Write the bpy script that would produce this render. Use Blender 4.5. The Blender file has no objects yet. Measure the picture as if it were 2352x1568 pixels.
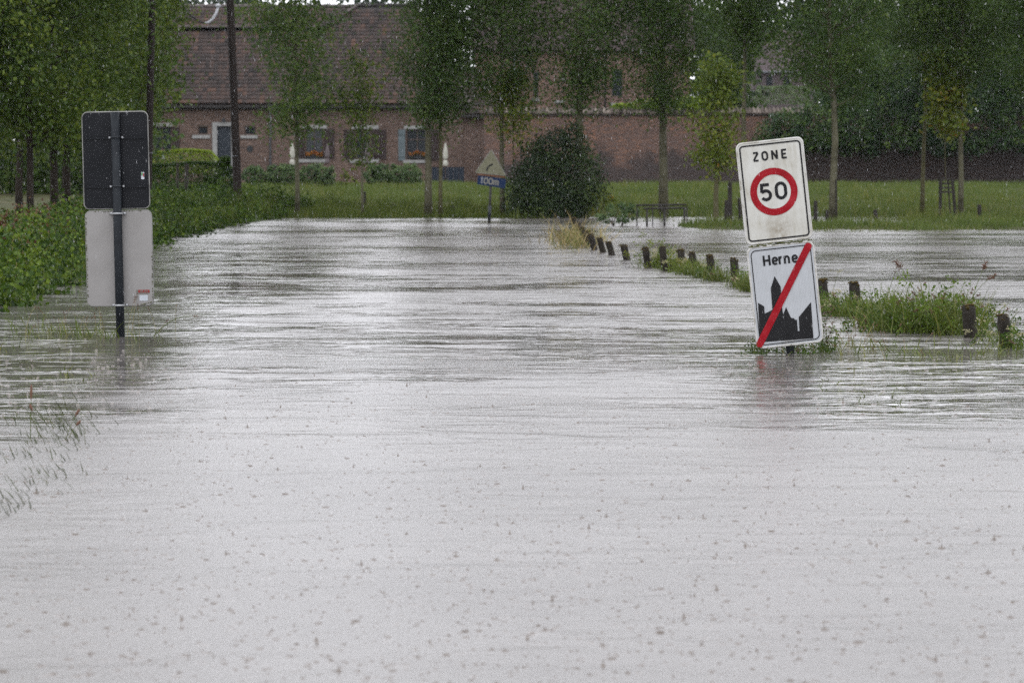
import bpy, math, random
import numpy as np
from mathutils import Vector, Matrix

random.seed(7)
RNG = np.random.default_rng(7)
SC = bpy.context.scene
COL = SC.collection

# ------------------------------------------------------------------ camera, sky, sun, exposure
CAM_H = 1.78
F = 6860.0            # focal length in units of a 2352 px wide picture
PITCH = math.atan((784 - 361) / F)
cam = bpy.data.cameras.new('camera')
cam.sensor_width = 36.0
cam.lens = 36.0 * F / 2352.0
cam.clip_start = 0.5
cam.clip_end = 3000
cam.dof.use_dof = True
cam.dof.focus_distance = 27.5
cam.dof.aperture_fstop = 4.6
cam_o = bpy.data.objects.new('camera', cam)
COL.objects.link(cam_o)
cam_o.location = (0, 0, CAM_H)
cam_o.rotation_euler = (math.pi / 2 - PITCH, 0, 0)
SC.camera = cam_o

SUN_EL, SUN_ROT = math.radians(58), math.radians(205)
world = bpy.data.worlds.new('World')
SC.world = world
world.use_nodes = True
wn, wl = world.node_tree.nodes, world.node_tree.links
wn.clear()
w_out = wn.new('ShaderNodeOutputWorld')
w_bg = wn.new('ShaderNodeBackground')
w_bg.inputs['Strength'].default_value = 0.15
w_sky = wn.new('ShaderNodeTexSky')
w_sky.sky_type = 'NISHITA'
w_sky.sun_disc = False
w_sky.sun_elevation = SUN_EL
w_sky.sun_rotation = SUN_ROT
w_mix = wn.new('ShaderNodeMix')
w_mix.data_type = 'RGBA'
w_mix.inputs[0].default_value = 0.94          # rain cloud covers the blue
w_mix.inputs[7].default_value = (16.3, 16.5, 17.5, 1)
wl.new(w_sky.outputs[0], w_mix.inputs[6])
wl.new(w_mix.outputs[2], w_bg.inputs['Color'])
wl.new(w_bg.outputs[0], w_out.inputs['Surface'])

sun = bpy.data.lights.new('sun', 'SUN')
sun.energy = 0.7
sun.angle = math.radians(40)
sun.color = (1.0, 0.97, 0.93)
sun_o = bpy.data.objects.new('sun', sun)
COL.objects.link(sun_o)
# Nishita's rotation runs clockwise from +Y
sd = Vector((math.sin(SUN_ROT) * math.cos(SUN_EL), math.cos(SUN_ROT) * math.cos(SUN_EL), math.sin(SUN_EL)))
sun_o.rotation_euler = sd.to_track_quat('Z', 'Y').to_euler()
sun_o.location = (0, 0, 60)

SC.view_settings.view_transform = 'Standard'
SC.view_settings.look = 'None'
SC.view_settings.exposure = 0.0
SC.view_settings.gamma = 1.0
SC.view_settings.use_curve_mapping = False
SC.render.engine = 'CYCLES'
SC.cycles.use_denoising = False
SC.cycles.use_adaptive_sampling = False
SC.cycles.max_bounces = 6
SC.cycles.diffuse_bounces = 3
SC.cycles.glossy_bounces = 3
SC.cycles.transmission_bounces = 5
SC.cycles.transparent_max_bounces = 8
SC.cycles.volume_bounces = 0
SC.cycles.sample_clamp_indirect = 4.0
SC.cycles.caustics_reflective = False
SC.cycles.caustics_refractive = False

# ------------------------------------------------------------------ helpers
_cp, _sp = math.cos(PITCH), math.sin(PITCH)


def P(px, py, Y):
    """world point seen at a picture position, at depth Y"""
    a, b = (px - 1176) / F, (784 - py) / F
    dy = _cp + b * _sp
    t = Y / dy
    return Vector((a * t, Y, CAM_H + t * (-_sp + b * _cp)))


def Wt(px, py, z=0.0):
    """world point on the level z seen at a picture position"""
    a, b = (px - 1176) / F, (784 - py) / F
    dz = -_sp + b * _cp
    t = (z - CAM_H) / dz
    return Vector((a * t, t * (_cp + b * _sp), z))


def tag(o, label=None, cat=None, group=None, kind=None):
    if label:
        o['label'] = label
    if cat:
        o['category'] = cat
    if group:
        o['group'] = group
    if kind:
        o['kind'] = kind
    return o


def thing(name, label, cat, loc=(0, 0, 0), rot=(0, 0, 0), group=None):
    o = bpy.data.objects.new(name, None)
    o.empty_display_size = 0.1
    COL.objects.link(o)
    o.location = loc
    o.rotation_euler = rot
    return tag(o, label, cat, group)


def link(name, me, mat=None, parent=None, loc=None):
    o = bpy.data.objects.new(name, me)
    COL.objects.link(o)
    if mat is not None and not me.materials:
        me.materials.append(mat)
    if parent is not None:
        o.parent = parent
    if loc is not None:
        o.location = loc
    return o


class MB:
    """collects shapes, builds them as one mesh"""

    def __init__(self):
        self.v, self.f, self.t = [], [], []
        self.tint = None

    def add(self, verts, faces, tint=None):
        n = len(self.v)
        self.v.extend([tuple(p) for p in verts])
        self.f.extend([tuple(i + n for i in f) for f in faces])
        self.t.extend([0.5 if tint is None else tint] * len(faces))

    def box(self, c, s, M=None):
        x, y, z = s[0] / 2, s[1] / 2, s[2] / 2
        vs = [Vector((a, b, d)) for a in (-x, x) for b in (-y, y) for d in (-z, z)]
        if M is not None:
            vs = [M @ p for p in vs]
        c = Vector(c)
        vs = [p + c for p in vs]
        self.add(vs, [(0, 1, 3, 2), (4, 6, 7, 5), (0, 4, 5, 1), (2, 3, 7, 6), (0, 2, 6, 4), (1, 5, 7, 3)])

    def tube(self, pts, radii, n=8, cap=True, closed=False, tint=None):
        pts = [Vector(p) for p in pts]
        if not hasattr(radii, '__len__'):
            radii = [radii] * len(pts)
        m = len(pts)
        vs, fs = [], []
        ref = None
        for i, p in enumerate(pts):
            if closed:
                d = pts[(i + 1) % m] - pts[i - 1]
            else:
                d = pts[min(i + 1, m - 1)] - pts[max(i - 1, 0)]
            d.normalize()
            if ref is None:
                ref = Vector((1, 0, 0)) if abs(d.x) < 0.8 else Vector((0, 1, 0))
            u = (ref - d * ref.dot(d)).normalized()
            ref = u
            w = d.cross(u)
            for k in range(n):
                a = 2 * math.pi * k / n
                vs.append(p + (u * math.cos(a) + w * math.sin(a)) * radii[i])
        for i in range(m if closed else m - 1):
            j = (i + 1) % m
            for k in range(n):
                k2 = (k + 1) % n
                fs.append((i * n + k, i * n + k2, j * n + k2, j * n + k))
        if cap and not closed:
            fs.append(tuple(range(n))[::-1])
            fs.append(tuple((m - 1) * n + k for k in range(n)))
        self.add(vs, fs, tint)

    def prism(self, outline, y0, y1):
        """outline in (x, z), extruded from y0 to y1"""
        n = len(outline)
        vs = [(x, y0, z) for x, z in outline] + [(x, y1, z) for x, z in outline]
        fs = [tuple(range(n)), tuple(range(2 * n - 1, n - 1, -1))]
        fs += [(i, i + n, (i + 1) % n + n, (i + 1) % n) for i in range(n)]
        self.add(vs, fs)

    def ribbon(self, pts, w, y, closed=False):
        """flat stroke in the x-z plane at depth y, mitred"""
        pts = [Vector((p[0], p[1])) for p in pts]
        m = len(pts)
        vs = []
        for i in range(m):
            if closed:
                a, b = pts[i] - pts[i - 1], pts[(i + 1) % m] - pts[i]
            else:
                a = pts[i] - pts[i - 1] if i else pts[1] - pts[0]
                b = pts[i + 1] - pts[i] if i < m - 1 else pts[i] - pts[i - 1]
            a, b = a.normalized(), b.normalized()
            na, nb = Vector((-a.y, a.x)), Vector((-b.y, b.x))
            nn = (na + nb)
            nn = nn.normalized() if nn.length > 1e-6 else na
            k = min(1.0 / max(nn.dot(na), 0.35), 2.2)
            vs.append((pts[i].x + nn.x * w / 2 * k, y, pts[i].y + nn.y * w / 2 * k))
            vs.append((pts[i].x - nn.x * w / 2 * k, y, pts[i].y - nn.y * w / 2 * k))
        fs = []
        for i in range(m if closed else m - 1):
            j = (i + 1) % m
            fs.append((2 * i, 2 * i + 1, 2 * j + 1, 2 * j))
        self.add(vs, fs)

    def mesh(self, name, mat=None, smooth=False):
        me = bpy.data.meshes.new(name)
        me.from_pydata(self.v, [], self.f)
        if mat is not None:
            me.materials.append(mat)
        if smooth:
            me.shade_smooth()
        if any(abs(t - 0.5) > 1e-6 for t in self.t):
            at = me.attributes.new('tint', 'FLOAT', 'FACE')
            at.data.foreach_set('value', self.t)
        me.update()
        return me

    def build(self, name, mat, parent=None, smooth=False, origin=None):
        if origin is not None:
            o = Vector(origin)
            self.v = [tuple(Vector(p) - o) for p in self.v]
        return link(name, self.mesh(name, mat, smooth), None, parent)


def np_mesh(name, v, f, mat, tint=None, smooth=False):
    """v (N,3), f (M,k) arrays"""
    me = bpy.data.meshes.new(name)
    v = np.ascontiguousarray(v, dtype=np.float32)
    f = np.ascontiguousarray(f, dtype=np.int32)
    k = f.shape[1]
    me.vertices.add(len(v))
    me.vertices.foreach_set('co', v.ravel())
    me.loops.add(f.size)
    me.loops.foreach_set('vertex_index', f.ravel())
    me.polygons.add(len(f))
    me.polygons.foreach_set('loop_start', np.arange(0, f.size, k, dtype=np.int32))
    if smooth:
        me.polygons.foreach_set('use_smooth', np.ones(len(f), dtype=bool))
    if tint is not None:
        at = me.attributes.new('tint', 'FLOAT', 'FACE')
        at.data.foreach_set('value', np.ascontiguousarray(tint, dtype=np.float32))
    me.materials.append(mat)
    me.update(calc_edges=True)
    me.validate()
    return me


def unit(a):
    return a / np.maximum(np.linalg.norm(a, axis=1, keepdims=True), 1e-9)


def leaf_arrays(c, length, width, droop=0.25, spread=None):
    """diamond leaves folded at the midrib: c (N,3) centres"""
    n = len(c)
    d = RNG.normal(size=(n, 3))
    d[:, 2] -= droop * 2
    d = unit(d)
    s = unit(np.cross(d, RNG.normal(size=(n, 3))))
    nn = np.cross(d, s)
    L = (length * RNG.uniform(0.65, 1.25, n))[:, None]
    W = (width * RNG.uniform(0.65, 1.25, n))[:, None]
    v = np.empty((n, 4, 3))
    v[:, 0] = c - d * L / 2
    v[:, 1] = c + s * W / 2 + nn * W * 0.18 - d * L * 0.06
    v[:, 2] = c + d * L / 2
    v[:, 3] = c - s * W / 2 + nn * W * 0.18 - d * L * 0.06
    f = np.arange(n * 4).reshape(n, 4)
    return v.reshape(-1, 3), f


def join_arrays(parts):
    vs, fs, n = [], [], 0
    for v, f in parts:
        vs.append(v)
        fs.append(f + n)
        n += len(v)
    return np.concatenate(vs), np.concatenate(fs)


def blades_arrays(base, height, width, lean=0.35, segs=1):
    """grass blades; segs=1 gives single triangles"""
    n = len(base)
    a = RNG.uniform(0, 2 * np.pi, n)
    h = height * RNG.uniform(0.5, 1.3, n)
    l = lean * h * RNG.uniform(0, 1, n)
    b = RNG.uniform(0, 2 * np.pi, n)
    side = np.stack([np.cos(a), np.sin(a), np.zeros(n)], 1) * (width / 2)
    top = base + np.stack([np.cos(b) * l, np.sin(b) * l, h], 1)
    if segs == 1:
        v = np.stack([base - side, base + side, top], 1)
        return v.reshape(-1, 3), np.arange(n * 3).reshape(n, 3)
    mid = base + np.stack([np.cos(b) * l * 0.3, np.sin(b) * l * 0.3, h * 0.6], 1)
    v = np.stack([base - side, base + side, mid + side * 0.8, mid - side * 0.8, top + side * 0.1, top - side * 0.1], 1)
    i = np.arange(n)[:, None] * 6
    f = np.concatenate([i + np.array([[0, 1, 2, 3]]), i + np.array([[3, 2, 4, 5]])])
    return v.reshape(-1, 3), f


_W = RNG.normal(0, 1, (7, 3))
_PH = RNG.uniform(0, 6.28, 7)


def mottle(c, size=1.2):
    """slow variation of leaf colour through a crown, about -1..1"""
    k = unit(_W) * (2 * np.pi / size) * np.linspace(.6, 1.5, 7)[:, None]
    return np.sin(c @ k.T + _PH).sum(1) / 3.0


# ------------------------------------------------------------------ materials
def new_mat(name):
    m = bpy.data.materials.new(name)
    m.use_nodes = True
    nt = m.node_tree
    b = nt.nodes['Principled BSDF']
    return m, nt, b


ALBEDO = 0.74          # surf and tinted colours scaled down evenly to offset the brighter sky


def muted(c):
    return tuple(v_ * ALBEDO for v_ in c)


def ramp(nt, stops):
    r = nt.nodes.new('ShaderNodeValToRGB')
    e = r.color_ramp.elements
    while len(e) < len(stops):
        e.new(0.5)
    for i, (p, c) in enumerate(stops):
        e[i].position = p
        e[i].color = (c[0], c[1], c[2], 1)
    return r


def noise(nt, scale, detail=4, rough=0.55, co='Object', mapping=None):
    t = nt.nodes.new('ShaderNodeTexCoord')
    n = nt.nodes.new('ShaderNodeTexNoise')
    n.inputs['Scale'].default_value = scale
    n.inputs['Detail'].default_value = detail
    n.inputs['Roughness'].default_value = rough
    if mapping:
        mp = nt.nodes.new('ShaderNodeMapping')
        mp.inputs['Scale'].default_value = mapping
        nt.links.new(t.outputs[co], mp.inputs['Vector'])
        nt.links.new(mp.outputs[0], n.inputs['Vector'])
    else:
        nt.links.new(t.outputs[co], n.inputs['Vector'])
    return n


def surf(name, c0, c1, scale=6.0, rough=0.7, bump=0.0, bump_scale=None, detail=5, metal=0.0, c2=None, mapping=None, spec=0.15):
    m, nt, b = new_mat(name)
    n = noise(nt, scale, detail, mapping=mapping)
    c0, c1, c2 = muted(c0), muted(c1), (None if c2 is None else muted(c2))
    st = [(0.32, c0), (0.68, c1)] if c2 is None else [(0.28, c0), (0.5, c1), (0.74, c2)]
    r = ramp(nt, st)
    nt.links.new(n.outputs['Fac'], r.inputs[0])
    nt.links.new(r.outputs[0], b.inputs['Base Color'])
    b.inputs['Roughness'].default_value = rough
    b.inputs['Metallic'].default_value = metal
    b.inputs['Specular IOR Level'].default_value = spec
    if bump:
        n2 = noise(nt, bump_scale or scale * 5, 5)
        bp = nt.nodes.new('ShaderNodeBump')
        bp.inputs['Strength'].default_value = 1.0
        bp.inputs['Distance'].default_value = bump
        nt.links.new(n2.outputs['Fac'], bp.inputs['Height'])
        nt.links.new(bp.outputs[0], b.inputs['Normal'])
    return m


def tinted(name, stops, rough=0.6, transl=0.0, nscale=0.0, spec=0.15):
    """colour from the per-face attribute 'tint' (leaf, tile or brick variation)"""
    m, nt, b = new_mat(name)
    a = nt.nodes.new('ShaderNodeAttribute')
    a.attribute_name = 'tint'
    r = ramp(nt, [(p_, muted(c_)) for p_, c_ in stops])
    if nscale:
        n = noise(nt, nscale, 4)
        ma = nt.nodes.new('ShaderNodeMath')
        ma.operation = 'MULTIPLY_ADD'
        ma.inputs[1].default_value = 0.9
        ma.inputs[2].default_value = -0.45
        nt.links.new(n.outputs['Fac'], ma.inputs[0])
        ad = nt.nodes.new('ShaderNodeMath')
        ad.operation = 'ADD'
        ad.use_clamp = True
        nt.links.new(a.outputs['Fac'], ad.inputs[0])
        nt.links.new(ma.outputs[0], ad.inputs[1])
        nt.links.new(ad.outputs[0], r.inputs[0])
    else:
        nt.links.new(a.outputs['Fac'], r.inputs[0])
    nt.links.new(r.outputs[0], b.inputs['Base Color'])
    b.inputs['Roughness'].default_value = rough
    b.inputs['Specular IOR Level'].default_value = spec
    if transl:
        out = nt.nodes['Material Output']
        tr = nt.nodes.new('ShaderNodeBsdfTranslucent')
        mx = nt.nodes.new('ShaderNodeMixShader')
        mx.inputs[0].default_value = transl
        hs = nt.nodes.new('ShaderNodeHueSaturation')
        hs.inputs['Hue'].default_value = 0.485
        hs.inputs['Value'].default_value = 1.25
        nt.links.new(r.outputs[0], hs.inputs['Color'])
        nt.links.new(hs.outputs[0], tr.inputs['Color'])
        nt.links.new(b.outputs[0], mx.inputs[1])
        nt.links.new(tr.outputs[0], mx.inputs[2])
        nt.links.new(mx.outputs[0], out.inputs['Surface'])
    return m


M = {}
M['leaf_poplar'] = tinted('leaf_poplar', [(0, (0.021, 0.044, 0.012)), (0.5, (0.052, 0.098, 0.022)), (1, (0.115, 0.165, 0.031))], transl=0.4)
M['leaf_grove'] = tinted('leaf_grove', [(0, (0.018, 0.040, 0.007)), (0.5, (0.054, 0.096, 0.013)), (1, (0.145, 0.188, 0.026))], transl=0.3)
M['leaf_young'] = tinted('leaf_young', [(0, (0.055, 0.095, 0.013)), (0.55, (0.125, 0.165, 0.022)), (0.9, (0.21, 0.215, 0.032)), (1, (0.28, 0.14, 0.03))], transl=0.32)
M['leaf_laurel'] = tinted('leaf_laurel', [(0, (0.010, 0.028, 0.010)), (0.5, (0.032, 0.070, 0.020)), (1, (0.105, 0.160, 0.032))], rough=0.45, transl=0.15)
M['leaf_bush'] = tinted('leaf_bush', [(0, (0.011, 0.021, 0.012)), (0.5, (0.028, 0.048, 0.022)), (1, (0.085, 0.130, 0.032))], transl=0.2)
M['leaf_hedge'] = tinted('leaf_hedge', [(0, (0.045, 0.085, 0.010)), (0.6, (0.14, 0.22, 0.018)), (1, (0.24, 0.33, 0.03))], transl=0.25)
M['leaf_lavender'] = tinted('leaf_lavender', [(0, (0.050, 0.088, 0.036)), (0.6, (0.115, 0.178, 0.066)), (1, (0.18, 0.25, 0.085))], transl=0.2)
M['leaf_bank'] = tinted('leaf_bank', [(0, (0.013, 0.032, 0.004)), (0.5, (0.042, 0.086, 0.009)), (1, (0.115, 0.175, 0.017))], transl=0.3)
M['leaf_dead'] = tinted('leaf_dead', [(0, (0.040, 0.015, 0.008)), (0.6, (0.078, 0.034, 0.015)), (1, (0.12, 0.072, 0.03))], transl=0.15)
M['leaf_far'] = tinted('leaf_far', [(0, (0.012, 0.026, 0.012)), (1, (0.036, 0.058, 0.026))], transl=0.2)
M['grass'] = tinted('grass', [(0, (0.044, 0.064, 0.016)), (0.5, (0.085, 0.128, 0.026)), (0.85, (0.135, 0.168, 0.045)), (1, (0.19, 0.17, 0.075))], transl=0.3, nscale=0.45)
M['reed'] = tinted('reed', [(0, (0.036, 0.058, 0.010)), (0.6, (0.095, 0.132, 0.022)), (1, (0.19, 0.185, 0.055))], transl=0.3)
M['reed_dark'] = tinted('reed_dark', [(0, (0.020, 0.032, 0.008)), (0.6, (0.045, 0.066, 0.014)), (1, (0.085, 0.085, 0.025))], transl=0.2)
M['straw'] = tinted('straw', [(0, (0.15, 0.115, 0.045)), (0.5, (0.25, 0.195, 0.080)), (1, (0.34, 0.28, 0.12))], transl=0.2)
M['seed_head'] = surf('seed_head', (0.09, 0.05, 0.035), (0.17, 0.09, 0.06), 60)
M['umbel'] = surf('umbel', (0.22, 0.20, 0.11), (0.34, 0.32, 0.18), 30)
M['bark_poplar'] = surf('bark_poplar', (0.046, 0.044, 0.027), (0.100, 0.094, 0.058), 3.5, 0.85, 0.02, 22, c2=(0.145, 0.136, 0.092))
M['bark_pale'] = surf('bark_pale', (0.065, 0.062, 0.028), (0.11, 0.10, 0.052), 4, 0.85, 0.012, 22)
M['bark_dark'] = surf('bark_dark', (0.016, 0.013, 0.010), (0.036, 0.028, 0.021), 4, 0.9, 0.02, 20)
M['pole_wood'] = surf('pole_wood', (0.012, 0.009, 0.0075), (0.026, 0.019, 0.016), 3, 0.75, 0.006, 30, mapping=(6, 6, 0.5))
M['post_wood'] = surf('post_wood', (0.009, 0.008, 0.006), (0.024, 0.020, 0.015), 14, 0.8, 0.012, 30, c2=(0.042, 0.036, 0.028), mapping=(1, 1, 0.5))
M['fence_wood'] = surf('fence_wood', (0.018, 0.016, 0.014), (0.040, 0.034, 0.029), 8, 0.8, 0.01, 30)
M['moss'] = surf('moss', (0.040, 0.036, 0.009), (0.10, 0.062, 0.014), 45, 0.95, 0.012, 90)
M['sign_white'] = None
M['black_print'] = surf('black_print', (0.010, 0.010, 0.011), (0.017, 0.017, 0.018), 8, 0.45, spec=0.12)
M['red_print'] = surf('red_print', (0.23, 0.003, 0.008), (0.29, 0.005, 0.012), 9, 0.35, c2=(0.36, 0.02, 0.028), spec=0.12)
M['sign_rim'] = surf('sign_rim', (0.30, 0.28, 0.22), (0.52, 0.51, 0.48), 12, 0.4, c2=(0.62, 0.61, 0.59))
M['sign_black_back'] = surf('sign_black_back', (0.006, 0.007, 0.009), (0.012, 0.013, 0.016), 5, 0.38, spec=0.12)
M['sign_grey_back'] = surf('sign_grey_back', (0.265, 0.255, 0.245), (0.305, 0.295, 0.285), 4, 0.5, spec=0.2)
M['pole_grey'] = surf('pole_grey', (0.020, 0.023, 0.027), (0.040, 0.044, 0.049), 7, 0.35, spec=0.12)
M['pole_dark'] = surf('pole_dark', (0.012, 0.014, 0.017), (0.022, 0.026, 0.030), 7, 0.5, spec=0.1)
M['back_rim'] = surf('back_rim', (0.12, 0.12, 0.11), (0.34, 0.335, 0.32), 5, 0.5)
M['galvanised'] = surf('galvanised', (0.30, 0.31, 0.32), (0.45, 0.46, 0.47), 20, 0.35, metal=0.6)
M['algae'] = surf('algae', (0.05, 0.06, 0.015), (0.13, 0.13, 0.05), 30, 0.9)
M['blue_panel'] = surf('blue_panel', (0.004, 0.015, 0.050), (0.009, 0.024, 0.070), 14, 0.6)
M['faded_white'] = surf('faded_white', (0.15, 0.148, 0.128), (0.24, 0.235, 0.21), 10, 0.8)
M['triangle_face'] = surf('triangle_face', (0.115, 0.112, 0.068), (0.185, 0.18, 0.125), 7, 0.8, c2=(0.095, 0.098, 0.052), spec=0.1)
M['rust'] = surf('rust', (0.09, 0.035, 0.015), (0.20, 0.085, 0.035), 25, 0.85)
M['mortar'] = surf('mortar', (0.085, 0.07, 0.058), (0.125, 0.102, 0.086), 3, 0.95)
M['brick_house'] = tinted('brick_house', [(0, (0.098, 0.068, 0.056)), (0.5, (0.150, 0.103, 0.084)), (1, (0.215, 0.150, 0.120))], rough=0.8, nscale=0.45, spec=0.15)
M['brick_tall'] = tinted('brick_tall', [(0, (0.14, 0.088, 0.074)), (0.5, (0.20, 0.128, 0.107)), (1, (0.27, 0.17, 0.125))], rough=0.8, nscale=0.35, spec=0.3)
M['tile'] = tinted('tile', [(0, (0.019, 0.016, 0.015)), (0.5, (0.046, 0.034, 0.030)), (0.8, (0.068, 0.043, 0.035)), (1, (0.098, 0.054, 0.038))], rough=0.6, nscale=0.55, spec=0.18)
M['tile_far'] = tinted('tile_far', [(0, (0.062, 0.046, 0.048)), (1, (0.095, 0.068, 0.066))], rough=0.7, nscale=0.4)
M['coping'] = tinted('coping', [(0, (0.045, 0.036, 0.030)), (0.5, (0.10, 0.08, 0.066)), (1, (0.20, 0.165, 0.14))], rough=0.75)
M['ridge_pale'] = surf('ridge_pale', (0.085, 0.072, 0.070), (0.14, 0.12, 0.115), 3, 0.7)
M['gutter'] = surf('gutter', (0.020, 0.018, 0.017), (0.035, 0.032, 0.030), 4, 0.6)
M['stone_pale'] = surf('stone_pale', (0.22, 0.22, 0.215), (0.31, 0.31, 0.30), 6, 0.8)
M['shutter_brown'] = surf('shutter_brown', (0.024, 0.016, 0.015), (0.038, 0.026, 0.024), 6, 0.6)
M['shutter_blue'] = surf('shutter_blue', (0.085, 0.11, 0.12), (0.12, 0.15, 0.16), 6, 0.55)
M['frame_brown'] = surf('frame_brown', (0.075, 0.050, 0.040), (0.11, 0.078, 0.062), 8, 0.6)
M['door_blue'] = surf('door_blue', (0.022, 0.028, 0.036), (0.034, 0.042, 0.052), 6, 0.5)
M['zinc'] = surf('zinc', (0.17, 0.18, 0.20), (0.24, 0.25, 0.27), 5, 0.5, metal=0.2)
M['cloth_cream'] = surf('cloth_cream', (0.36, 0.355, 0.30), (0.45, 0.445, 0.39), 5, 0.9)
M['cloth_mauve'] = surf('cloth_mauve', (0.10, 0.082, 0.085), (0.135, 0.112, 0.116), 5, 0.9)
M['flower_orange'] = tinted('flower_orange', [(0, (0.28, 0.085, 0.01)), (0.7, (0.38, 0.17, 0.015)), (1, (0.34, 0.06, 0.015))], transl=0.2)
M['box_dark'] = surf('box_dark', (0.025, 0.027, 0.03), (0.045, 0.047, 0.05), 9, 0.7)
M['screen_blue'] = surf('screen_blue', (0.010, 0.016, 0.026), (0.020, 0.028, 0.040), 5, 0.6)
M['gate_metal'] = surf('gate_metal', (0.020, 0.020, 0.020), (0.045, 0.042, 0.040), 12, 0.5)
M['wall_far'] = surf('wall_far', (0.07, 0.056, 0.058), (0.10, 0.08, 0.08), 2, 0.9)
M['cable_white'] = surf('cable_white', (0.50, 0.51, 0.54), (0.62, 0.63, 0.66), 9, 0.5)
M['cable_black'] = surf('cable_black', (0.02, 0.02, 0.02), (0.035, 0.035, 0.035), 9, 0.5)
M['sticker_white'] = surf('sticker_white', (0.46, 0.50, 0.54), (0.55, 0.58, 0.62), 30, 0.5)
M['sticker_red'] = surf('sticker_red', (0.24, 0.02, 0.02), (0.30, 0.04, 0.04), 30, 0.5)
M['sticker_green'] = surf('sticker_green', (0.10, 0.28, 0.10), (0.16, 0.34, 0.15), 30, 0.5)
M['soil'] = surf('soil', (0.028, 0.027, 0.012), (0.050, 0.054, 0.018), 0.6, 0.95, 0.03, 6, c2=(0.09, 0.075, 0.04))


def glass_dark():
    m, nt, b = new_mat('window_glass')
    b.inputs['Base Color'].default_value = (0.014, 0.017, 0.020, 1)
    b.inputs['Roughness'].default_value = 0.08
    b.inputs['Specular IOR Level'].default_value = 0.2
    return m


M['glass'] = glass_dark()


def sign_face(name, base, dirt, low_dirt, ribs=False):
    """retroreflective sheet with grime that has run down it"""
    m, nt, b = new_mat(name)
    t = nt.nodes.new('ShaderNodeTexCoord')
    n1 = noise(nt, 5.0, 6, 0.6)
    n2 = noise(nt, 1.0, 6, 0.65, mapping=(26, 26, 3.2))
    n3 = noise(nt, 70.0, 2, 0.5)
    mul = nt.nodes.new('ShaderNodeMath')
    mul.operation = 'MULTIPLY'
    nt.links.new(n1.outputs['Fac'], mul.inputs[0])
    nt.links.new(n2.outputs['Fac'], mul.inputs[1])
    r = ramp(nt, [(0.16, base), (0.34, [b_ * 0.6 + d_ * 0.4 for b_, d_ in zip(base, dirt)]), (0.5, dirt)])
    nt.links.new(mul.outputs[0], r.inputs[0])
    sp = ramp(nt, [(0.70, (1, 1, 1)), (0.78, (0.45, 0.40, 0.33))])
    nt.links.new(n3.outputs['Fac'], sp.inputs[0])
    mx = nt.nodes.new('ShaderNodeMix')
    mx.data_type = 'RGBA'
    mx.blend_type = 'MULTIPLY'
    mx.inputs[0].default_value = 0.55
    nt.links.new(r.outputs[0], mx.inputs[6])
    nt.links.new(sp.outputs[0], mx.inputs[7])
    # a grime cloud of its own, in the middle of the lower part
    mp = nt.nodes.new('ShaderNodeMapping')
    mp.inputs['Location'].default_value = low_dirt[0]
    mp.inputs['Scale'].default_value = low_dirt[1]
    g = nt.nodes.new('ShaderNodeTexGradient')
    g.gradient_type = 'SPHERICAL'
    nt.links.new(t.outputs['Object'], mp.inputs['Vector'])
    nt.links.new(mp.outputs[0], g.inputs['Vector'])
    gm = nt.nodes.new('ShaderNodeMath')
    gm.operation = 'MULTIPLY'
    nt.links.new(g.outputs['Fac'], gm.inputs[0])
    n4 = noise(nt, 16.0, 6, 0.7)
    nr = ramp(nt, [(0.35, (0, 0, 0)), (0.65, (1, 1, 1))])
    nt.links.new(n4.outputs['Fac'], nr.inputs[0])
    nt.links.new(nr.outputs[0], gm.inputs[1])
    mx2 = nt.nodes.new('ShaderNodeMix')
    mx2.data_type = 'RGBA'
    mx2.inputs[7].default_value = (0.16, 0.13, 0.085, 1)
    nt.links.new(gm.outputs[0], mx2.inputs[0])
    nt.links.new(mx.outputs[2], mx2.inputs[6])
    last = mx2.outputs[2]
    if ribs:
        wv = nt.nodes.new('ShaderNodeTexWave')
        wv.inputs['Scale'].default_value = 22
        wv.bands_direction = 'X'
        nt.links.new(t.outputs['Object'], wv.inputs['Vector'])
        wr = ramp(nt, [(0.0, (0.86, 0.86, 0.87)), (0.5, (1, 1, 1))])
        nt.links.new(wv.outputs['Fac'], wr.inputs[0])
        mx3 = nt.nodes.new('ShaderNodeMix')
        mx3.data_type = 'RGBA'
        mx3.blend_type = 'MULTIPLY'
        mx3.inputs[0].default_value = 1.0
        nt.links.new(last, mx3.inputs[6])
        nt.links.new(wr.outputs[0], mx3.inputs[7])
        last = mx3.outputs[2]
    nt.links.new(last, b.inputs['Base Color'])
    b.inputs['Roughness'].default_value = 0.35
    b.inputs['Specular IOR Level'].default_value = 0.2
    return m


M['zone_face'] = sign_face('zone_face', (0.435, 0.435, 0.405), (0.26, 0.24, 0.185), ((0, 0, -1.12 * 4.6), (6, 6, 4.6)))
M['town_face'] = sign_face('town_face', (0.36, 0.375, 0.39), (0.275, 0.285, 0.285), ((0, 0, -0.1 * 5), (9, 9, 8)), ribs=True)


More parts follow.
